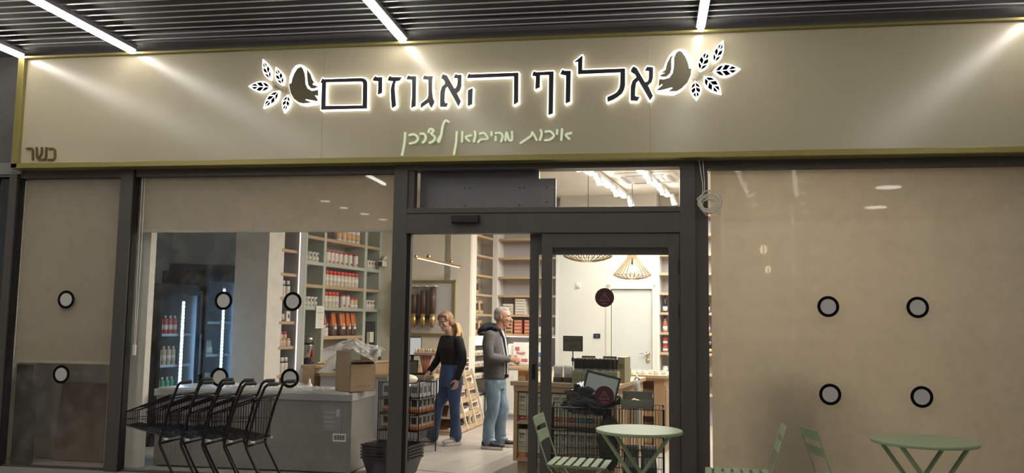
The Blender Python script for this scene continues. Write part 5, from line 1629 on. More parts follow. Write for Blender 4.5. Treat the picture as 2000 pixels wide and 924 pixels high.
ob3 = thing('cash_drawer', 'small black printer box at the desk edge under the orange item', 'printer', (-3.16, 2.93, .81))
MB().b2(-.1, .1, -.06, .08, 0, .18, bev=.008).obj('case', M_black, ob3)
MB().b2(-.06, .06, -.065, -.058, .1, .15).obj('slot', M_gray, ob3)
cd2 = thing('card_reader', 'black framed counter display beside the sweet stand', 'display', (-2.98, 2.88, .81))
MB().box((0, 0, .10), (.12, .015, .18), rx=-.12, bev=.004).obj('frame', M_black, cd2)
MB().box((0, -.009, .10), (.095, .004, .145), rx=-.12).obj('card', mat('reader_card', (.12, .1, .075), .4), cd2)
MB().b2(-.05, .05, -.01, .06, 0, .02).obj('foot', M_black, cd2)

# stack of black hand baskets
BX0 = (-2.30, .30)
def basket(z, label, handle):
    t = thing('hand_basket', label, 'basket', (BX0[0], BX0[1], z), RZ)
    L, W = .50, .34
    m = MB(); vs = []; fs = []
    prof = ((.80, 0.0), (.80, 0.004), (.97, .145), (1.0, .15), (1.0, .168), (.965, .168), (.94, .15), (.78, .008))
    for s, zz in prof:
        for (sx, sy) in ((-1, -1), (1, -1), (1, 1), (-1, 1)):
            vs.append((-L / 2 + sx * L / 2 * s, W / 2 + sy * W / 2 * s, zz))
    n = len(prof)
    for i in range(n - 1):
        for k in range(4):
            k2 = (k + 1) % 4
            fs.append((i * 4 + k, i * 4 + k2, (i + 1) * 4 + k2, (i + 1) * 4 + k))
    fs.append((3, 2, 1, 0)); fs.append(tuple((n - 1) * 4 + k for k in range(4)))
    m.add(vs, fs).obj('bowl', mat('basket_black', (.015, .015, .015), .3), t)
    MB().b2(-L - .008, .008, -.008, .0, .148, .17, bev=.003).b2(0, .008, -.008, W + .008, .148, .17, bev=.003).b2(-L - .008, .008, W, W + .008, .148, .17, bev=.003).b2(-L - .008, -L, -.008, W + .008, .148, .17, bev=.003).obj('rim', MATS['basket_black'], t)
    if handle:
        MB().tube([(-L + .02, .03, .172), (-L / 2, .035, .178), (-.02, .03, .172)], .006, 8).tube([(-L + .02, W - .03, .172), (-L / 2, W - .035, .178), (-.02, W - .03, .172)], .006, 8).obj('handle', MATS['basket_black'], t)
    return t
for k in range(5):
    basket(.004 + .030 * k, ['bottom', 'second', 'third', 'fourth', 'topmost'][k] + ' black hand basket of the stack inside the door', k == 4)

# ------------------------------------------------------------------ people
def remeshed(name, mb, voxel, mats, parent, smooth=6):
    me = mb.mesh(name + '_raw', mats)
    o = bpy.data.objects.new('tmp', me)
    COL.objects.link(o)
    r = o.modifiers.new('r', 'REMESH'); r.mode = 'VOXEL'; r.voxel_size = voxel
    if smooth:
        s = o.modifiers.new('s', 'SMOOTH'); s.factor = .5; s.iterations = smooth
    dg = bpy.context.evaluated_depsgraph_get()
    nm = bpy.data.meshes.new_from_object(o.evaluated_get(dg))
    bpy.data.objects.remove(o)
    nm.materials.clear()
    for m_ in (mats if isinstance(mats, (list, tuple)) else [mats]):
        nm.materials.append(m_)
    nm.polygons.foreach_set('use_smooth', [True] * len(nm.polygons))
    p_ = bpy.data.objects.new(name, nm)
    COL.objects.link(p_)
    p_.parent = parent
    return p_
def limb(m, pts, rs, n=14):
    """tapering limb with rounded joints"""
    for i in range(len(pts) - 1):
        a = Vector(pts[i]); b = Vector(pts[i + 1])
        k = 5
        m.tube([a.lerp(b, j / k) for j in range(k + 1)], [rs[i] + (rs[i + 1] - rs[i]) * j / k for j in range(k + 1)], n)
    for p_, r in zip(pts, rs):
        m.ell(p_, (r, r, r), n, 8)
    return m
def loft(m, secs, n=22, pw=.85):
    """horizontal sections (x, y, z, rx, ry)"""
    vs = []; fs = []
    for (x, y, z, rx, ry) in secs:
        for k in range(n):
            a = 2 * math.pi * k / n
            ca, sa = math.cos(a), math.sin(a)
            vs.append((x + rx * math.copysign(abs(ca) ** pw, ca), y + ry * math.copysign(abs(sa) ** pw, sa), z))
    for i in range(len(secs) - 1):
        for k in range(n):
            k2 = (k + 1) % n
            fs.append((i * n + k, i * n + k2, (i + 1) * n + k2, (i + 1) * n + k))
    fs.append(tuple(range(n))[::-1]); fs.append(tuple((len(secs) - 1) * n + k for k in range(n)))
    return m.add(vs, fs)
def hand(m, wrist, dirv, palm_n, side, curl=.5, scale=1.0):
    """palm with five fingers; dirv points along the hand, palm_n out of the palm, side = thumb direction"""
    w = Vector(wrist); d = Vector(dirv).normalized(); n = Vector(palm_n).normalized()
    s = d.cross(n).normalized()
    if s.dot(Vector(side)) < 0:
        s = -s
    S = scale
    c = w + d * .045 * S
    for j in range(5):
        f = j / 4
        q = w + d * (.01 + .075 * f) * S
        R_ = Matrix((s, n, d)).transposed()
        m.ell(q, (.036 * S * (.8 + .2 * f), .015 * S, .022 * S), 12, 8, R_)
    L = (.062, .072, .068, .055)
    for k in range(4):
        o = w + d * .088 * S + s * (.028 - .0185 * k) * S
        a = o + (d * math.cos(curl) + n * math.sin(curl)) * L[k] * .5 * S
        b = a + (d * math.cos(curl * 2.1) + n * math.sin(curl * 2.1)) * L[k] * .32 * S
        e = b + (d * math.cos(curl * 3.0) + n * math.sin(curl * 3.0)) * L[k] * .25 * S
        limb(m, [w + d * .06 * S + s * (.024 - .016 * k) * S, o, a, b, e], [.010 * S, .0092 * S, .0085 * S, .0078 * S, .0066 * S], 8)
    t0 = w + d * .025 * S + s * .028 * S
    t1 = t0 + (d * .5 + s * .75 + n * .35).normalized() * .036 * S
    t2 = t1 + (d * .85 + s * .25 + n * .4).normalized() * .028 * S
    limb(m, [w + d * .02 * S, t0, t1, t2], [.014 * S, .0125 * S, .0098 * S, .0078 * S], 8)
def head(m, c, fwd, S=1.0, jaw=1.0, nose=1.0, ears=True):
    """face looks along fwd; c = head centre"""
    c = Vector(c); f = Vector(fwd).normalized()
    up0 = Vector((0, 0, 1))
    l = up0.cross(f).normalized(); u = f.cross(l).normalized()
    B = Matrix((f, l, u)).transposed()
    def P(x, y, z): return c + B @ Vector((x * S, y * S, z * S))
    def E(p, r, n=14, k=10): m.ell(P(*p), tuple(q * S for q in r), n, k, B)
    E((-.012, 0, .028), (.098, .077, .092), 20, 14)       # cranium
    E((.020, 0, -.015), (.068, .066, .085), 18, 12)       # face mass
    E((.030, 0, -.070 * jaw), (.050, .050, .045))         # jaw
    E((.062, 0, -.098 * jaw), (.022, .024, .018))         # chin
    E((.062, 0, .030), (.030, .055, .018))                # brow
    for sy in (-1, 1):
        E((.058, sy * .036, -.018), (.030, .022, .022))   # cheek
        if ears:
            E((-.008, sy * .076, -.004), (.014, .008, .027), 10, 8)
            E((-.006, sy * .077, -.022), (.009, .007, .010), 8, 6)
    limb(m, [P(.078, 0, .018), P(.092, 0, -.008), P(.104 * (1 + .08 * (nose - 1)), 0, -.026)], [.010 * S, .012 * S, .0145 * S * nose], 10)
    for sy in (-1, 1):
        E((.090, sy * .012, -.030), (.010, .008, .008), 8, 6)
    E((.080, 0, -.058 * jaw), (.013, .024, .0065), 10, 6)   # upper lip
    E((.078, 0, -.069 * jaw), (.013, .021, .0070), 10, 6)   # lower lip
    return P, B
def eyes(parent, P, S, iris, z=.006):
    for sy in (-1, 1):
        e = MB().ell(P(.0735, sy * .031, z), (.012 * S, .014 * S, .008 * S), 10, 8).obj('eye', mat('eye_white', (.6, .57, .53), .2), parent, True)
        MB().ell(P(.0825, sy * .031, z), (.0045 * S, .006 * S, .006 * S), 8, 6).obj('iris', iris, e, True)
def shoe(m, sole, a, heading, L=.27, W=.095, H=.10):
    """a = heel ground point"""
    h = Vector((math.cos(heading), math.sin(heading), 0)); s = Vector((-h.y, h.x, 0)); a = Vector(a)
    def ring(f, w, z): return a + h * (L * f), w, z
    for f, w, z in ((.16, .075, .085), (.30, .08, .095), (.48, .085, .07), (.66, .095, .05), (.82, .092, .045), (.92, .075, .035)):
        R_ = Matrix((h, s, Vector((0, 0, 1)))).transposed()
        m.ell(a + h * (L * f) + Vector((0, 0, .035 + z * .28)), (L * .17, w / 2, z * .62), 12, 8, R_)
    pts = []
    for f, w in ((-.02, .0), (0, .6), (.08, .8), (.3, .78), (.5, .88), (.7, 1.0), (.88, .82), (.97, .5), (1.0, 0)):
        pts.append((f, w))
    poly = [a + h * (L * f) + s * (W / 2 * w) for f, w in pts] + [a + h * (L * f) - s * (W / 2 * w) for f, w in pts[-2:0:-1]]
    sole.prism([(q.x, q.y) for q in poly], .003, .034)

def fabric(name, col, var=.12, scale=120, rough=.85, bump=.25):
    return mat(name, col, rough, var=var, scale=scale, bump=bump)

# ---- man in a grey melange jacket, facing along the back wall, hands together
mn = thing('person', 'grey-haired man in dark grey melange jacket and light jeans, hands clasped', 'person', (-1.86, 2.46, 0.002), math.radians(-3))
M_skinm = mat('skin_tan', (.50, .27, .18), .5, var=.08, scale=30)
HS = 1.0
hc = (.10, 0, 1.555)
m = MB()
Pm, Bm = head(m, hc, (1, 0, -.10), 1.02, nose=1.25)
limb(m, [(.03, 0, 1.38), (.06, 0, 1.44), (.085, 0, 1.50)], [.066, .060, .058])
# trunk and limbs under the clothes
loft(m, [(.0, 0, .80, .09, .13), (.01, 0, .95, .095, .14), (.0, 0, 1.15, .10, .15), (-.01, 0, 1.30, .095, .165), (.0, 0, 1.37, .06, .10)])
for sy, hx, kx, ax in ((-1, .0, .0, -.03), (1, .03, .085, .075)):
    limb(m, [(hx, sy * .085, .80), (hx + .01, sy * .09, .62), (kx + .005, sy * .092, .47), (ax, sy * .095, .08)], [.07, .06, .046, .034])
for sy in (-1, 1):
    limb(m, [(-.02, sy * .185, 1.31), (-.0, sy * .23, 1.08), (.20, sy * .075, 1.055)], [.05, .038, .026])
hand(m, (.20, -.075, 1.055), (1, .45, -.10), (.2, .9, -.15), (.1, .2, 1), .55, 1.0)
hand(m, (.20, .075, 1.05), (1, -.55, -.35), (.2, -.9, -.1), (.1, .1, 1), .6, 1.0)
remeshed('body', m, .0046, M_skinm, mn, 3)
eyes(mn, Pm, 1.02, mat('iris_dark', (.03, .02, .015), .15))
m = MB()
for sy in (-1, 1):
    limb(MB(), [Pm(.088, sy * .016, .030), Pm(.086, sy * .034, .036), Pm(.074, sy * .052, .030)], [.0042, .0048, .0035], 8).obj('eyebrow', mat('hair_grey_dark', (.14, .13, .12), .8), mn, True)

m = MB()
Rh = Bm
m.ell(Pm(-.030, 0, .050), (.0885, .0775, .074), 22, 14, Rh)
m.ell(Pm(-.055, 0, .0), (.056, .0715, .064), 20, 12, Rh)
m.ell(Pm(.010, 0, .088), (.058, .056, .034), 18, 10, Rh)
for sy in (-1, 1):
    m.ell(Pm(.012, sy * .064, .022), (.020, .012, .030), 12, 8, Rh)
remeshed('hair', m, .005, mat('hair_grey', (.30, .28, .26), .8, var=.35, scale=90, bump=.4), mn, 3)
M_mel = mat('melange_grey', (.088, .085, .085), .9, var=.62, scale=150, bump=.3, detail=4, sharp=.16)
M_navy = fabric('navy_lining', (.018, .02, .032))
m = MB()
loft(m, [(.02, 0, .815, .125, .175), (.02, 0, .84, .132, .182), (.015, 0, .95, .135, .185), (.01, 0, 1.10, .138, .185), (-.015, 0, 1.24, .13, .195), (-.02, 0, 1.33, .11, .19), (-.005, 0, 1.39, .08, .12), (.005, 0, 1.415, .075, .08)])
for sy in (-1, 1):
    limb(m, [(-.02, sy * .175, 1.325), (-.025, sy * .235, 1.19), (.0, sy * .25, 1.08), (.10, sy * .175, 1.06), (.185, sy * .09, 1.055)], [.075, .066, .058, .050, .042])
jk = remeshed('jacket', m, .008, M_mel, mn, 5)
m = MB()
loft(m, [(.10, 0, .87, .075, .085), (.10, 0, 1.1, .072, .085), (.075, 0, 1.30, .062, .075), (.06, 0, 1.40, .045, .05)])
remeshed('shirt', m, .008, fabric('shirt_grey', (.42, .43, .45), .05), mn, 4)
m = MB()
for sy in (-1, 1):
    m.tube([(.155, sy * .05, .83), (.158, sy * .05, 1.08), (.125, sy * .055, 1.30), (.07, sy * .06, 1.42)], [.014, .014, .014, .012], 8)
m.obj('jacket_edge', M_navy, jk, True)
m = MB()
# hood lying on the back
m.ell((-.12, 0, 1.41), (.112, .135, .058), 20, 12, Matrix.Rotation(math.radians(-38), 3, 'Y'))
m.ell((-.05, 0, 1.43), (.085, .115, .05), 18, 10, Matrix.Rotation(math.radians(-20), 3, 'Y'))
for k in range(13):
    a = math.pi * k / 12
    m.ell((.045 - .12 * math.sin(a), .095 * math.cos(a), 1.415 + .035 * math.sin(a)), (.035, .035, .028), 10, 8)
remeshed('hood', m, .007, M_navy, mn, 5)
m = MB()
for i in range(15):
    a = math.pi * i / 14
    m.ell((-.06 - .135 * math.sin(a), .125 * math.cos(a), 1.36 + .0 * math.sin(a)), (.022, .03, .022), 8, 6)
remeshed('hood_edge', m, .006, M_mel, mn, 3)
M_jeanl = mat('denim_light', (.175, .25, .32), .85, var=.42, scale=11, bump=1.0, detail=5, stretch=(1, 1, .55), sharp=.25)
m = MB()
loft(m, [(.015, 0, .70, .115, .17), (.02, 0, .78, .122, .175), (.015, 0, .87, .118, .168), (.015, 0, .93, .11, .16)])
for sy, hx, kx, ax in ((-1, .005, .005, -.03), (1, .035, .085, .075)):
    limb(m, [(hx, sy * .085, .76), (hx + .01, sy * .09, .62), (kx + .01, sy * .092, .47), (kx * .5 + ax * .5 - .015, sy * .095, .30), (ax - .01, sy * .096, .13), (ax - .005, sy * .096, .085)], [.098, .09, .077, .072, .068, .07])
    m.ell((ax + .01, sy * .096, .10), (.082, .07, .025), 14, 8)
    m.ell((ax - .005, sy * .096, .15), (.076, .066, .022), 14, 8)
remeshed('jeans', m, .008, M_jeanl, mn, 3)
for pos, hd in (((-.115, -.10, 0), -8), ((-.005, .10, 0), 8)):
    m = MB(); sl = MB()
    shoe(m, sl, pos, math.radians(hd))
    sh = remeshed('shoe', m, .005, mat('shoe_black', (.015, .015, .016), .6, var=.3), mn, 3)
    sl.obj('sole', mat('sole_cream', (.6, .56, .5), .6), sh)
MB().tube([(.17, -.085 - .03, 1.05), (.17, -.06, 1.085), (.20, -.05, 1.07), (.20, -.09, 1.02)], .006, 8).obj('cuff_trim', M_navy, jk, True)

# ---- woman in black jumper, looking down towards the desk
wo = thing('person', 'woman with long fair hair and glasses in black jumper and flared blue jeans', 'person', (-2.44, 2.62, 0.002), math.radians(-136))
M_skinw = mat('skin_fair', (.56, .33, .24), .5, var=.06, scale=30)
hw = (.085, .0, 1.492)
m = MB()
HD = (.91, .36, -.30)
Pw, Bw_ = head(m, hw, HD, .97, jaw=.96, nose=.9)
limb(m, [(.0, 0, 1.31), (.03, 0, 1.37), (.06, 0, 1.43)], [.055, .049, .048])
loft(m, [(.0, 0, .80, .08, .13), (.0, 0, .95, .08, .115), (.0, 0, 1.10, .08, .12), (-.01, 0, 1.25, .08, .14), (.0, 0, 1.32, .05, .09)])
for sy, hx, kx, ax in ((1, -.02, -.01, -.06), (-1, .0, .12, .17)):
    limb(m, [(hx, sy * .085, .80), (hx + .01, sy * .088, .62), (kx, sy * .088, .46), (ax, sy * .088, .08)], [.07, .06, .044, .032])
limb(m, [(-.02, .165, 1.25), (-.035, .225, 1.02), (.03, .225, .80)], [.042, .034, .024])
limb(m, [(-.0, -.165, 1.25), (.05, -.205, 1.03), (.20, -.16, .88)], [.042, .034, .024])
hand(m, (.03, .225, .80), (.25, -.02, -1), (.1, -1, 0), (1, 0, .1), .45, .95)
hand(m, (.20, -.16, .88), (.75, .0, -.65), (-.3, .2, -1), (0, 1, 0), .35, .95)
remeshed('body', m, .0046, M_skinw, wo, 3)
eyes(wo, Pw, .97, MATS['iris_dark'], .002)
m = MB()
for sy in (-1, 1):
    ring = [Pw(.100 - .02 * abs(math.cos(2 * math.pi * k / 16)) * 0, sy * .033 + .023 * math.cos(2 * math.pi * k / 16), -.010 + .017 * math.sin(2 * math.pi * k / 16)) for k in range(16)]
    m.tube(ring, .0016, 5, closed=True)
    m.tube([Pw(.099, sy * .056, -.006), Pw(.05, sy * .074, .0), Pw(-.01, sy * .082, .004)], .0016, 5)
m.tube([Pw(.101, -.010, -.006), Pw(.105, 0, -.003), Pw(.101, .010, -.006)], .0016, 5)
m.obj('glasses', mat('spectacle_metal', (.18, .13, .1), .3, .7), wo, True)
m = MB()
for sy in (-1, 1):
    limb(MB(), [Pw(.090, sy * .016, .024), Pw(.086, sy * .034, .029), Pw(.074, sy * .050, .022)], [.003, .0034, .0025], 8).obj('eyebrow', mat('brow_brown', (.22, .11, .06), .8), wo, True)

M_hair = mat('hair_blonde', (.52, .34, .16), .6, var=.45, scale=22, bump=.5, stretch=(1, 1, .15), detail=6)
m = MB()
m.ell(Pw(-.030, 0, .040), (.099, .085, .088), 22, 14, Bw_)
m.ell(Pw(.020, 0, .092), (.058, .064, .028), 18, 10, Bw_)
m.ell(Pw(-.066, 0, -.02), (.060, .080, .085), 20, 12, Bw_)
for sy in (-1, 1):
    m.ell(Pw(.034, sy * .066, .055), (.030, .013, .034), 12, 8, Bw_)
    m.ell(Pw(-.014, sy * .078, -.008), (.022, .013, .045), 12, 8, Bw_)
remeshed('hair', m, .005, mat('hair_brown', (.27, .15, .08), .6, var=.4, scale=22, bump=.5, stretch=(1, 1, .15), detail=6), wo, 3)
rr = random.Random(4)
m = MB()
for k in range(16):                       # long locks over the near shoulder
    f = k / 15
    x0, y0 = -.075 + .05 * f, .035 + .05 * f
    e = rr.uniform(-.012, .012)
    limb(m, [(x0, y0, 1.465), (x0 + .0 + e, y0 + .042, 1.37 + e), (x0 + .035 * f + .01, y0 + .065, 1.29), (x0 + .09 * f + .02, y0 + .07 - .015 * f, 1.215 - .05 * f + rr.uniform(-.02, .02))],
         [.016, .0135, .010, .0025], 8)
for k in range(9):                        # and down the back
    y0 = -.065 + .017 * k
    e = rr.uniform(-.01, .01)
    limb(m, [(-.07, y0 * .8, 1.46), (-.112 + e, y0, 1.36), (-.122, y0 * 1.1, 1.27), (-.108, y0 * 1.15 + e, 1.19 + 2 * e)], [.02, .018, .013, .003], 8)
remeshed('hair_locks', m, .0042, M_hair, wo, 2)
m = MB()
m.ell(Pw(-.085, .045, .055), (.016, .012, .014), 10, 8).ell(Pw(-.08, .06, .045), (.012, .01, .012), 10, 8)
m.obj('hair_clip', M_black, wo, True)
M_knit = fabric('black_knit', (.010, .010, .011), .3)
m = MB()
loft(m, [(.0, 0, .955, .095, .140), (.0, 0, .98, .102, .148), (.005, 0, 1.08, .110, .150), (.02, 0, 1.17, .128, .158), (.0, 0, 1.26, .100, .170), (-.005, 0, 1.30, .075, .135), (.005, 0, 1.322, .066, .088)])
m.ell((.085, .06, 1.165), (.055, .065, .06), 14, 10).ell((.085, -.06, 1.165), (.055, .065, .06), 14, 10)
limb(m, [(-.015, .160, 1.262), (-.03, .215, 1.12), (-.038, .228, 1.01), (.005, .228, .90), (.028, .225, .815)], [.062, .058, .052, .044, .037])
limb(m, [(.0, -.160, 1.262), (.025, -.20, 1.12), (.05, -.21, 1.03), (.13, -.185, .945), (.19, -.165, .89)], [.062, .056, .050, .042, .036])
remeshed('jumper', m, .008, M_knit, wo, 4)
M_jeanb = mat('denim_blue', (.055, .095, .20), .85, var=.3, scale=11, bump=.8, detail=5, stretch=(1, 1, .6), sharp=.25)
m = MB()
loft(m, [(-.005, 0, .70, .115, .172), (-.012, 0, .80, .125, .178), (-.005, 0, .90, .108, .155), (.0, 0, .985, .095, .138), (.0, 0, 1.0, .093, .136)])
for sy, hx, kx, ax in ((1, -.02, -.02, -.055), (-1, .0, .11, .165)):
    limb(m, [(hx, sy * .085, .76), (hx + .01, sy * .088, .62), (kx, sy * .088, .46), (kx * .5 + ax * .5, sy * .088, .27), (ax + .01, sy * .09, .14), (ax + .012, sy * .09, .10)], [.098, .088, .064, .062, .074, .076])
remeshed('jeans', m, .008, M_jeanb, wo, 3)
MB().tube([(.128, .09, .72), (.118, .10, .58), (.05, .145, .46)], .0025, 5).obj('seam', M_jeanb, wo, True)
for pos, hd in (((-.12, .09, 0), 4), ((.10, -.09, 0), -6)):
    m = MB(); sl = MB()
    shoe(m, sl, pos, math.radians(hd), .255, .092)
    sh = remeshed('shoe', m, .005, mat('shoe_white', (.58, .55, .50), .55, var=.08), wo, 3)
    sl.obj('sole', mat('sole_white', (.66, .64, .6), .6), sh)
m = MB()
m.tube([(-.07, .135, .05), (-.0, .138, .075), (.05, .128, .10)], .008, 6)
m.obj('shoe_stripe', mat('stripe_tan', (.4, .3, .2), .6), wo)

# ------------------------------------------------------------------ shopping trolleys outside
M_cart = mat('trolley_black', (.016, .016, .017), .32, .5)
M_grip = mat('grip_rubber', (.05, .048, .046), .6)
def trolley(x, label):
    t = thing('shopping_trolley', label, 'trolley', (x, -1.36, 0), group='nested shopping trolleys')
    return t
def gate_mesh(up, pt):
    """hinged rear gate: swung up under the rim where the next trolley pushes in, else hanging"""
    m = MB()
    f1 = .72
    def q(y, g):
        if up:
            a = pt(f1 * g, .08 + .84 * y, 1)
            return (a[0], a[1], a[2] - .004)
        return pt(.012, .04 + .92 * y, 1 - g)
    m.tube([q(0, 0), q(0, 1), q(1, 1), q(1, 0)], .003, 5, closed=True)
    for k in range(1, 12):
        m.tube([q(k / 12, 0), q(k / 12, 1)], .0019, 4)
    return m
def build_trolley():
    t = trolley(-3.64, '')
    Wd = .34
    for y in (0, Wd):
        MB().tube([(-.07, y, .985), (-.09, y, .98), (-.115, y, .955), (-.175, y, .80), (-.245, y, .53), (-.25, y, .49), (-.24, y, .465), (-.13, y, .27), (-.03, y, .10)], .011, 8).obj('side_tube', M_cart, t, True)
        MB().tube([(-.082, y, .983), (-.004, y, .988), (0, y, .988)], [.0155, .0155, .011], 10).obj('grip', M_grip, t, True)
        MB().tube([(-.03, y, .11), (-.30, y + (.04 if y == 0 else -.04), .12), (-.62, y + (.09 if y == 0 else -.09), .12)], .009, 8).obj('base_tube', M_cart, t, True)
        MB().tube([(-.10, y, .22), (-.20, y + (.025 if y == 0 else -.025), .12)], .006, 8).obj('brace', M_cart, t, True)
        for xx, yy in ((-.03, y), (-.62, y + (.09 if y == 0 else -.09))):
            Wl = MB().cyl((xx, yy - .012, .045), (xx, yy + .012, .045), .045, 16).obj('wheel', M_black, t, True)
            MB().b2(xx - .012, xx + .012, yy - .0135, yy + .0135, .045, .115).obj('fork', M_chrome, Wl)
    MB().tube([(-.150, 0, .872), (-.150, Wd, .872)], .008, 8).obj('cross_bar', M_cart, t, True)
    MB().tube([(-.25, 0, .49), (-.25, Wd, .49)], .009, 8).obj('cross_bar', M_cart, t, True)
    # basket: rear x=-.19, front x=-.59
    def pt(f, y, g):
        """f 0 rear..1 front, y 0..1 across, g 0 bottom..1 rim"""
        x = -.19 - .41 * f
        z0 = .535 + .08 * f; z1 = .875 - .15 * f
        yy = .02 + (Wd - .04) * y
        ins = .05 * f
        yy = yy + ins * (1 - 2 * y)
        return (x - .0 * g, yy, z0 + (z1 - z0) * g)
    m = MB()
    ring = [pt(0, 0, 1), pt(1, 0, 1), pt(1, 1, 1), pt(0, 1, 1)]
    m.tube(ring, .0065, 6, closed=True)
    B_ = m.obj('basket_rim', M_cart, t)
    m = MB()
    ringm = [pt(0, 0, .45), pt(1, 0, .45), pt(1, 1, .45), pt(0, 1, .45)]
    ringb = [pt(0, 0, 0), pt(1, 0, 0), pt(1, 1, 0), pt(0, 1, 0)]
    m.tube(ringm, .0028, 5).tube(ringb, .004, 5, closed=True)
    for y in (0, 1):
        for k in range(1, 19):
            m.tube([pt(k / 19, y, 1), pt(k / 19, y, 0)], .0019, 4)
    for k in range(1, 12):
        m.tube([pt(1, k / 12, 1), pt(1, k / 12, 0)], .0019, 4)
    m.obj('basket_sides', M_cart, t)
    gate_mesh(True, pt).obj('rear_gate', M_cart, t)
    m = MB()
    for k in range(1, 20):
        m.tube([pt(k / 20, 0, 0), pt(k / 20, 1, 0)], .0024, 4)
    for k in range(1, 14):
        m.tube([pt(0, k / 14, 0), pt(1, k / 14, 0)], .0024, 4)
    m.obj('basket_floor', M_cart, t)
    for y in (.03, .97):
        MB().b2(-.215, -.185, Wd * y - .006, Wd * y + .006, .52, .535).obj('corner_clip', M_white, t)
    MB().b2(-.26, -.16, .04, Wd - .04, .845, .857).obj('child_flap', M_cart, t)
    return t
tr0 = build_trolley()
carts = copies(tr0, [((-3.64 + .185 * k, -1.36, 0), 0, l) for k, l in enumerate((
    'front black wire trolley of the nested row, its basket sticking out past the mullion', 'second black wire trolley of the nested row, behind the foremost one',
    'middle black wire trolley of the nested row of five', 'fourth black wire trolley of the nested row, before the last', 'last black wire trolley of the nested row, by the freezer labels'))], 'nested shopping trolleys')

def _pt(f, y, g):
    z0 = .535 + .08 * f; z1 = .875 - .15 * f
    return (-.19 - .41 * f, .02 + .30 * y + .05 * f * (1 - 2 * y), z0 + (z1 - z0) * g)
for ch_ in carts[-1].children:                 # nothing pushes into the last trolley: its gate hangs
    if ch_.name.startswith('rear_gate'):
        ch_.data = gate_mesh(False, _pt).mesh('rear_gate', M_cart)

# ------------------------------------------------------------------ bistro tables and chairs
M_sage = mat('sage_paint', (.27, .345, .20), .4, var=.05)
M_sagel = M_legg = M_sage
def bistro_table(x, y, r, rz, label):
    t = thing('bistro_table', label, 'table', (x, y, 0), rz)
    MB().lathe([(r - .012, .690), (r - .002, .688), (r, .695), (r, .706), (r - .004, .711), (r - .02, .712)], 48).obj('top', M_sagel, t)
    for sy in (-1, 1):
        y0 = sy * .19; y1 = sy * .15
        MB().tube([(-.24, y0, .69), (.24, y0, .01)], .012, 8, flat=(.038, .03)).obj('leg', M_legg, t)
        MB().tube([(.24, y1, .69), (-.24, y1, .01)], .012, 8, flat=(.038, .03)).obj('leg', M_legg, t)
        MB().cyl((0, y1 - sy * .0, .35), (0, y0 + sy * .012, .35), .008, 8).obj('pivot', M_legg, t)
    for xx, yy in ((-.24, .19), (.24, .19)):
        MB().tube([(xx, -yy, .685), (xx, yy, .685)], .008, 6).obj('brace', M_legg, t)
    for xx, yy in ((.24, .19), (-.24, .15)):
        MB().tube([(xx, -yy, .012), (xx, yy, .012)], .009, 6).obj('foot_bar', M_legg, t)
    return t
bistro_table(1.91, -1.28, .355, math.radians(8), 'round sage green bistro table before the wide blinded window')
bistro_table(-.085, -1.21, .325, math.radians(-6), 'round sage green bistro table in front of the fixed glass door')
def chair(x, y, rz, label, group=None):
    """faces +x"""
    c = thing('bistro_chair', label, 'chair', (x, y, 0), rz, group)
    Wc = .38
    for sy in (-1, 1):
        yy = sy * Wc / 2
        # back leg runs from the backrest top forward to the front foot
        MB().tube([(-.29, yy, .80), (-.232, yy, .61), (-.17, yy, .44), (.20, yy, .0)], .009, 6, flat=(.009, .022)).obj('leg', M_sage, c)
        MB().tube([(.22, yy * .9, .44), (-.20, yy * .9, .0)], .009, 6, flat=(.009, .020)).obj('leg', M_sage, c)
        MB().tube([(-.17, yy * .9, .445), (.24, yy * .9, .445)], .009, 6, flat=(.009, .020)).obj('seat_rail', M_sage, c)
    for z0, z1 in ((.725, .795), (.615, .685)):
        f = lambda z: -.29 + (.80 - z) / .19 * .058
        m = MB()
        pts0 = []
        n = 6
        vs = []; fs = []
        for i in range(n + 1):
            yy = -Wc / 2 + Wc * i / n
            bow = -.012 * math.sin(math.pi * i / n)
            for z in (z0, z1):
                vs.append((f(z) + bow - .004, yy, z)); vs.append((f(z) + bow + .004, yy, z))
        for i in range(n):
            b, d = i * 4, (i + 1) * 4
            fs += [(b, b + 2, d + 2, d), (b + 1, d + 1, d + 3, b + 3), (b, d, d + 1, b + 1), (b + 2, b + 3, d + 3, d + 2)]
        fs += [(0, 1, 3, 2), (n * 4, n * 4 + 2, n * 4 + 3, n * 4 + 1)]
        m.add(vs, fs).obj('back_slat', M_sage, c)
    for k in range(7):
        xx = -.165 + .066 * k
        MB().box((xx, 0, .458 - (.006 if k == 6 else 0)), (.046, Wc + .01, .009), bev=.002).obj('seat_slat', M_sage, c)
    for xx in (.20, -.20):
        MB().tube([(xx, -Wc / 2 * .95, .012), (xx, Wc / 2 * .95, .012)], .006, 6).obj('stretcher', M_sage, c)
    return c
chair(-.56, -1.25, math.radians(-4), 'sage green folding slatted chair drawn up to the table by the glass door')
chair(.64, -1.44, math.radians(176), 'sage green folding slatted chair with its back to the other chair, facing the door table')
chair(1.37, -1.47, math.radians(8), 'sage green folding slatted chair facing the table at the wide window')

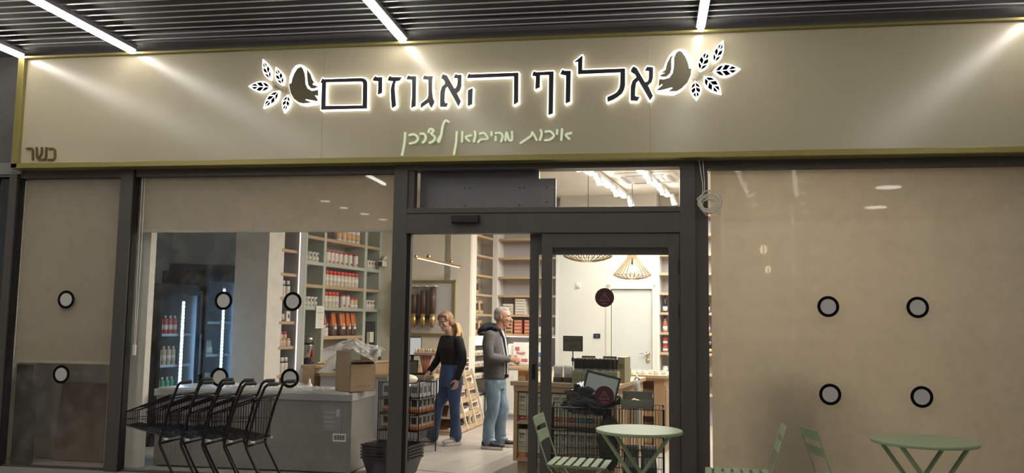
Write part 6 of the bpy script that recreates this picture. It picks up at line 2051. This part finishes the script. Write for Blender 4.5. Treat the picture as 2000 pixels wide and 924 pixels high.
# ------------------------------------------------------------------ lamps inside the shop
M_tube = mat('tube_white', (.9, .9, .9), .5, emit=(1, .96, .9), estr=9.0)
M_trackm = mat('track_white', (.6, .59, .56), .5)
LAMPW = 22.0
WARM = (1, .945, .85)
def track(x, y, n, label, spots=True, rz=-A):
    """white ceiling track with n tube lamps running into the shop"""
    t = thing('track_light', label, 'light', (x, y, 3.36), rz, 'ceiling track lights')
    L = n * 1.02
    MB().b2(-.02, .02, 0, L, .06, .10).obj('rail', M_trackm, t)
    for k in range(int(n) + 1):
        yy = min(L - .02, k * 1.02 + .02)
        MB().cyl((0, yy, .1), (0, yy, .145), .006, 6).obj('hanger', M_trackm, t)
    for k in range(n):
        MB().b2(-.03, .03, .04 + 1.02 * k, .04 + 1.02 * k + .78, .0, .055, bev=.008).obj('tube', M_tube, t)
        if spots:
            S_ = MB().cyl((.05, .90 + 1.02 * k, .05), (.09, .90 + 1.02 * k, -.10), .035, 14, .045).obj('spot', M_trackm, t, True)
            MB().cyl((.09, .90 + 1.02 * k, -.098), (.091, .90 + 1.02 * k, -.104), .04, 14).obj('spot_lens', M_tube, S_, True)
        c = Vector((0, .43 + 1.02 * k, 0)); c.rotate(Matrix.Rotation(rz, 3, 'Z').to_euler())
        area_light('tube_lamp', (x + c.x, y + c.y, 3.34), .06, .78, LAMPW, WARM, rot=(0, 0, rz))
    return t
track(-1.05, 1.13, 4, 'white tube track on the ceiling above the oil island, seen through the transom')
track(-.42, 1.03, 4, 'white tube track on the ceiling above the snack counter, seen through the transom')
track(.76, 1.13, 4, 'white tube track on the ceiling seen through the screen blind, nearer the door')
track(1.41, 1.07, 4, 'white tube track on the ceiling seen through the screen blind, further from the door')

# rattan pendants
M_ratt = mat('rattan', (.36, .25, .13), .6, var=.25, scale=40)
M_bulb = mat('bulb', (.9, .9, .9), .4, emit=(1, .86, .62), estr=22)
def pendant(x, y, z, R, label):
    t = thing('rattan_pendant', label, 'lamp', (x, y, z))
    k = R / .265
    prof = [(.063, .37), (.066, .31), (.12, .235), (.19, .15), (.255, .075), (.265, .06), (.25, .045), (.18, .018), (.085, .0)]
    for i in range(26):
        a = 2 * math.pi * i / 26
        MB().tube([(r * k * math.cos(a), r * k * math.sin(a), zz * k) for r, zz in prof], .0055, 5).obj('rib', M_ratt, t, True)
    for r, zz, th_ in ((.264, .06, .005), (.155, .195, .003), (.085, .0, .005)):
        MB().tube([(r * k * math.cos(2 * math.pi * j / 32), r * k * math.sin(2 * math.pi * j / 32), zz * k) for j in range(32)], th_, 5, closed=True).obj('ring', M_ratt, t, True)
    MB().lathe([(.066 * k, .31 * k), (.068 * k, .375 * k), (.02, .39 * k)], 20).obj('cap', M_gold, t, True)
    MB().cyl((0, 0, .38 * k), (0, 0, 3.5 - z), .004, 6).obj('cord', M_black, t)
    MB().cyl((0, 0, .20 * k), (0, 0, .36 * k), .02, 10).obj('socket', M_black, t)
    MB().ell((0, 0, .15 * k), (.042, .042, .052), 14, 10).obj('bulb', M_bulb, t, True)
pendant(-.67, 1.50, 2.17, .265, 'large rattan pendant lamp just inside the fixed door panel, cut by its top rail')
pendant(-.25, 4.45, 2.13, .265, 'rattan pendant lamp hanging in front of the white back door')
pendant(1.26, 2.1, 2.20, .265, 'rattan pendant lamp behind the screen blind, nearer the window')
pendant(1.62, 4.5, 2.13, .265, 'rattan pendant lamp behind the screen blind, deeper in the shop')
# ceiling cassette and hatch seen through the transom
ac = thing('ceiling_cassette', 'square white air conditioning cassette in the shop ceiling', 'air conditioner', (-.02, 3.9, 3.47), RZ)
MB().b2(-.4, .4, -.4, .4, -.0, .028, bev=.008).obj('panel', M_whitel, ac)
for k in range(4):
    MB().box((.31 * math.cos(k * math.pi / 2), .31 * math.sin(k * math.pi / 2), -.004), (.05, .5, .012), rz=k * math.pi / 2).obj('vane', M_gray, ac)
MB().b2(-.2, .2, -.2, .2, -.008, .0).obj('grille', M_trackm, ac)
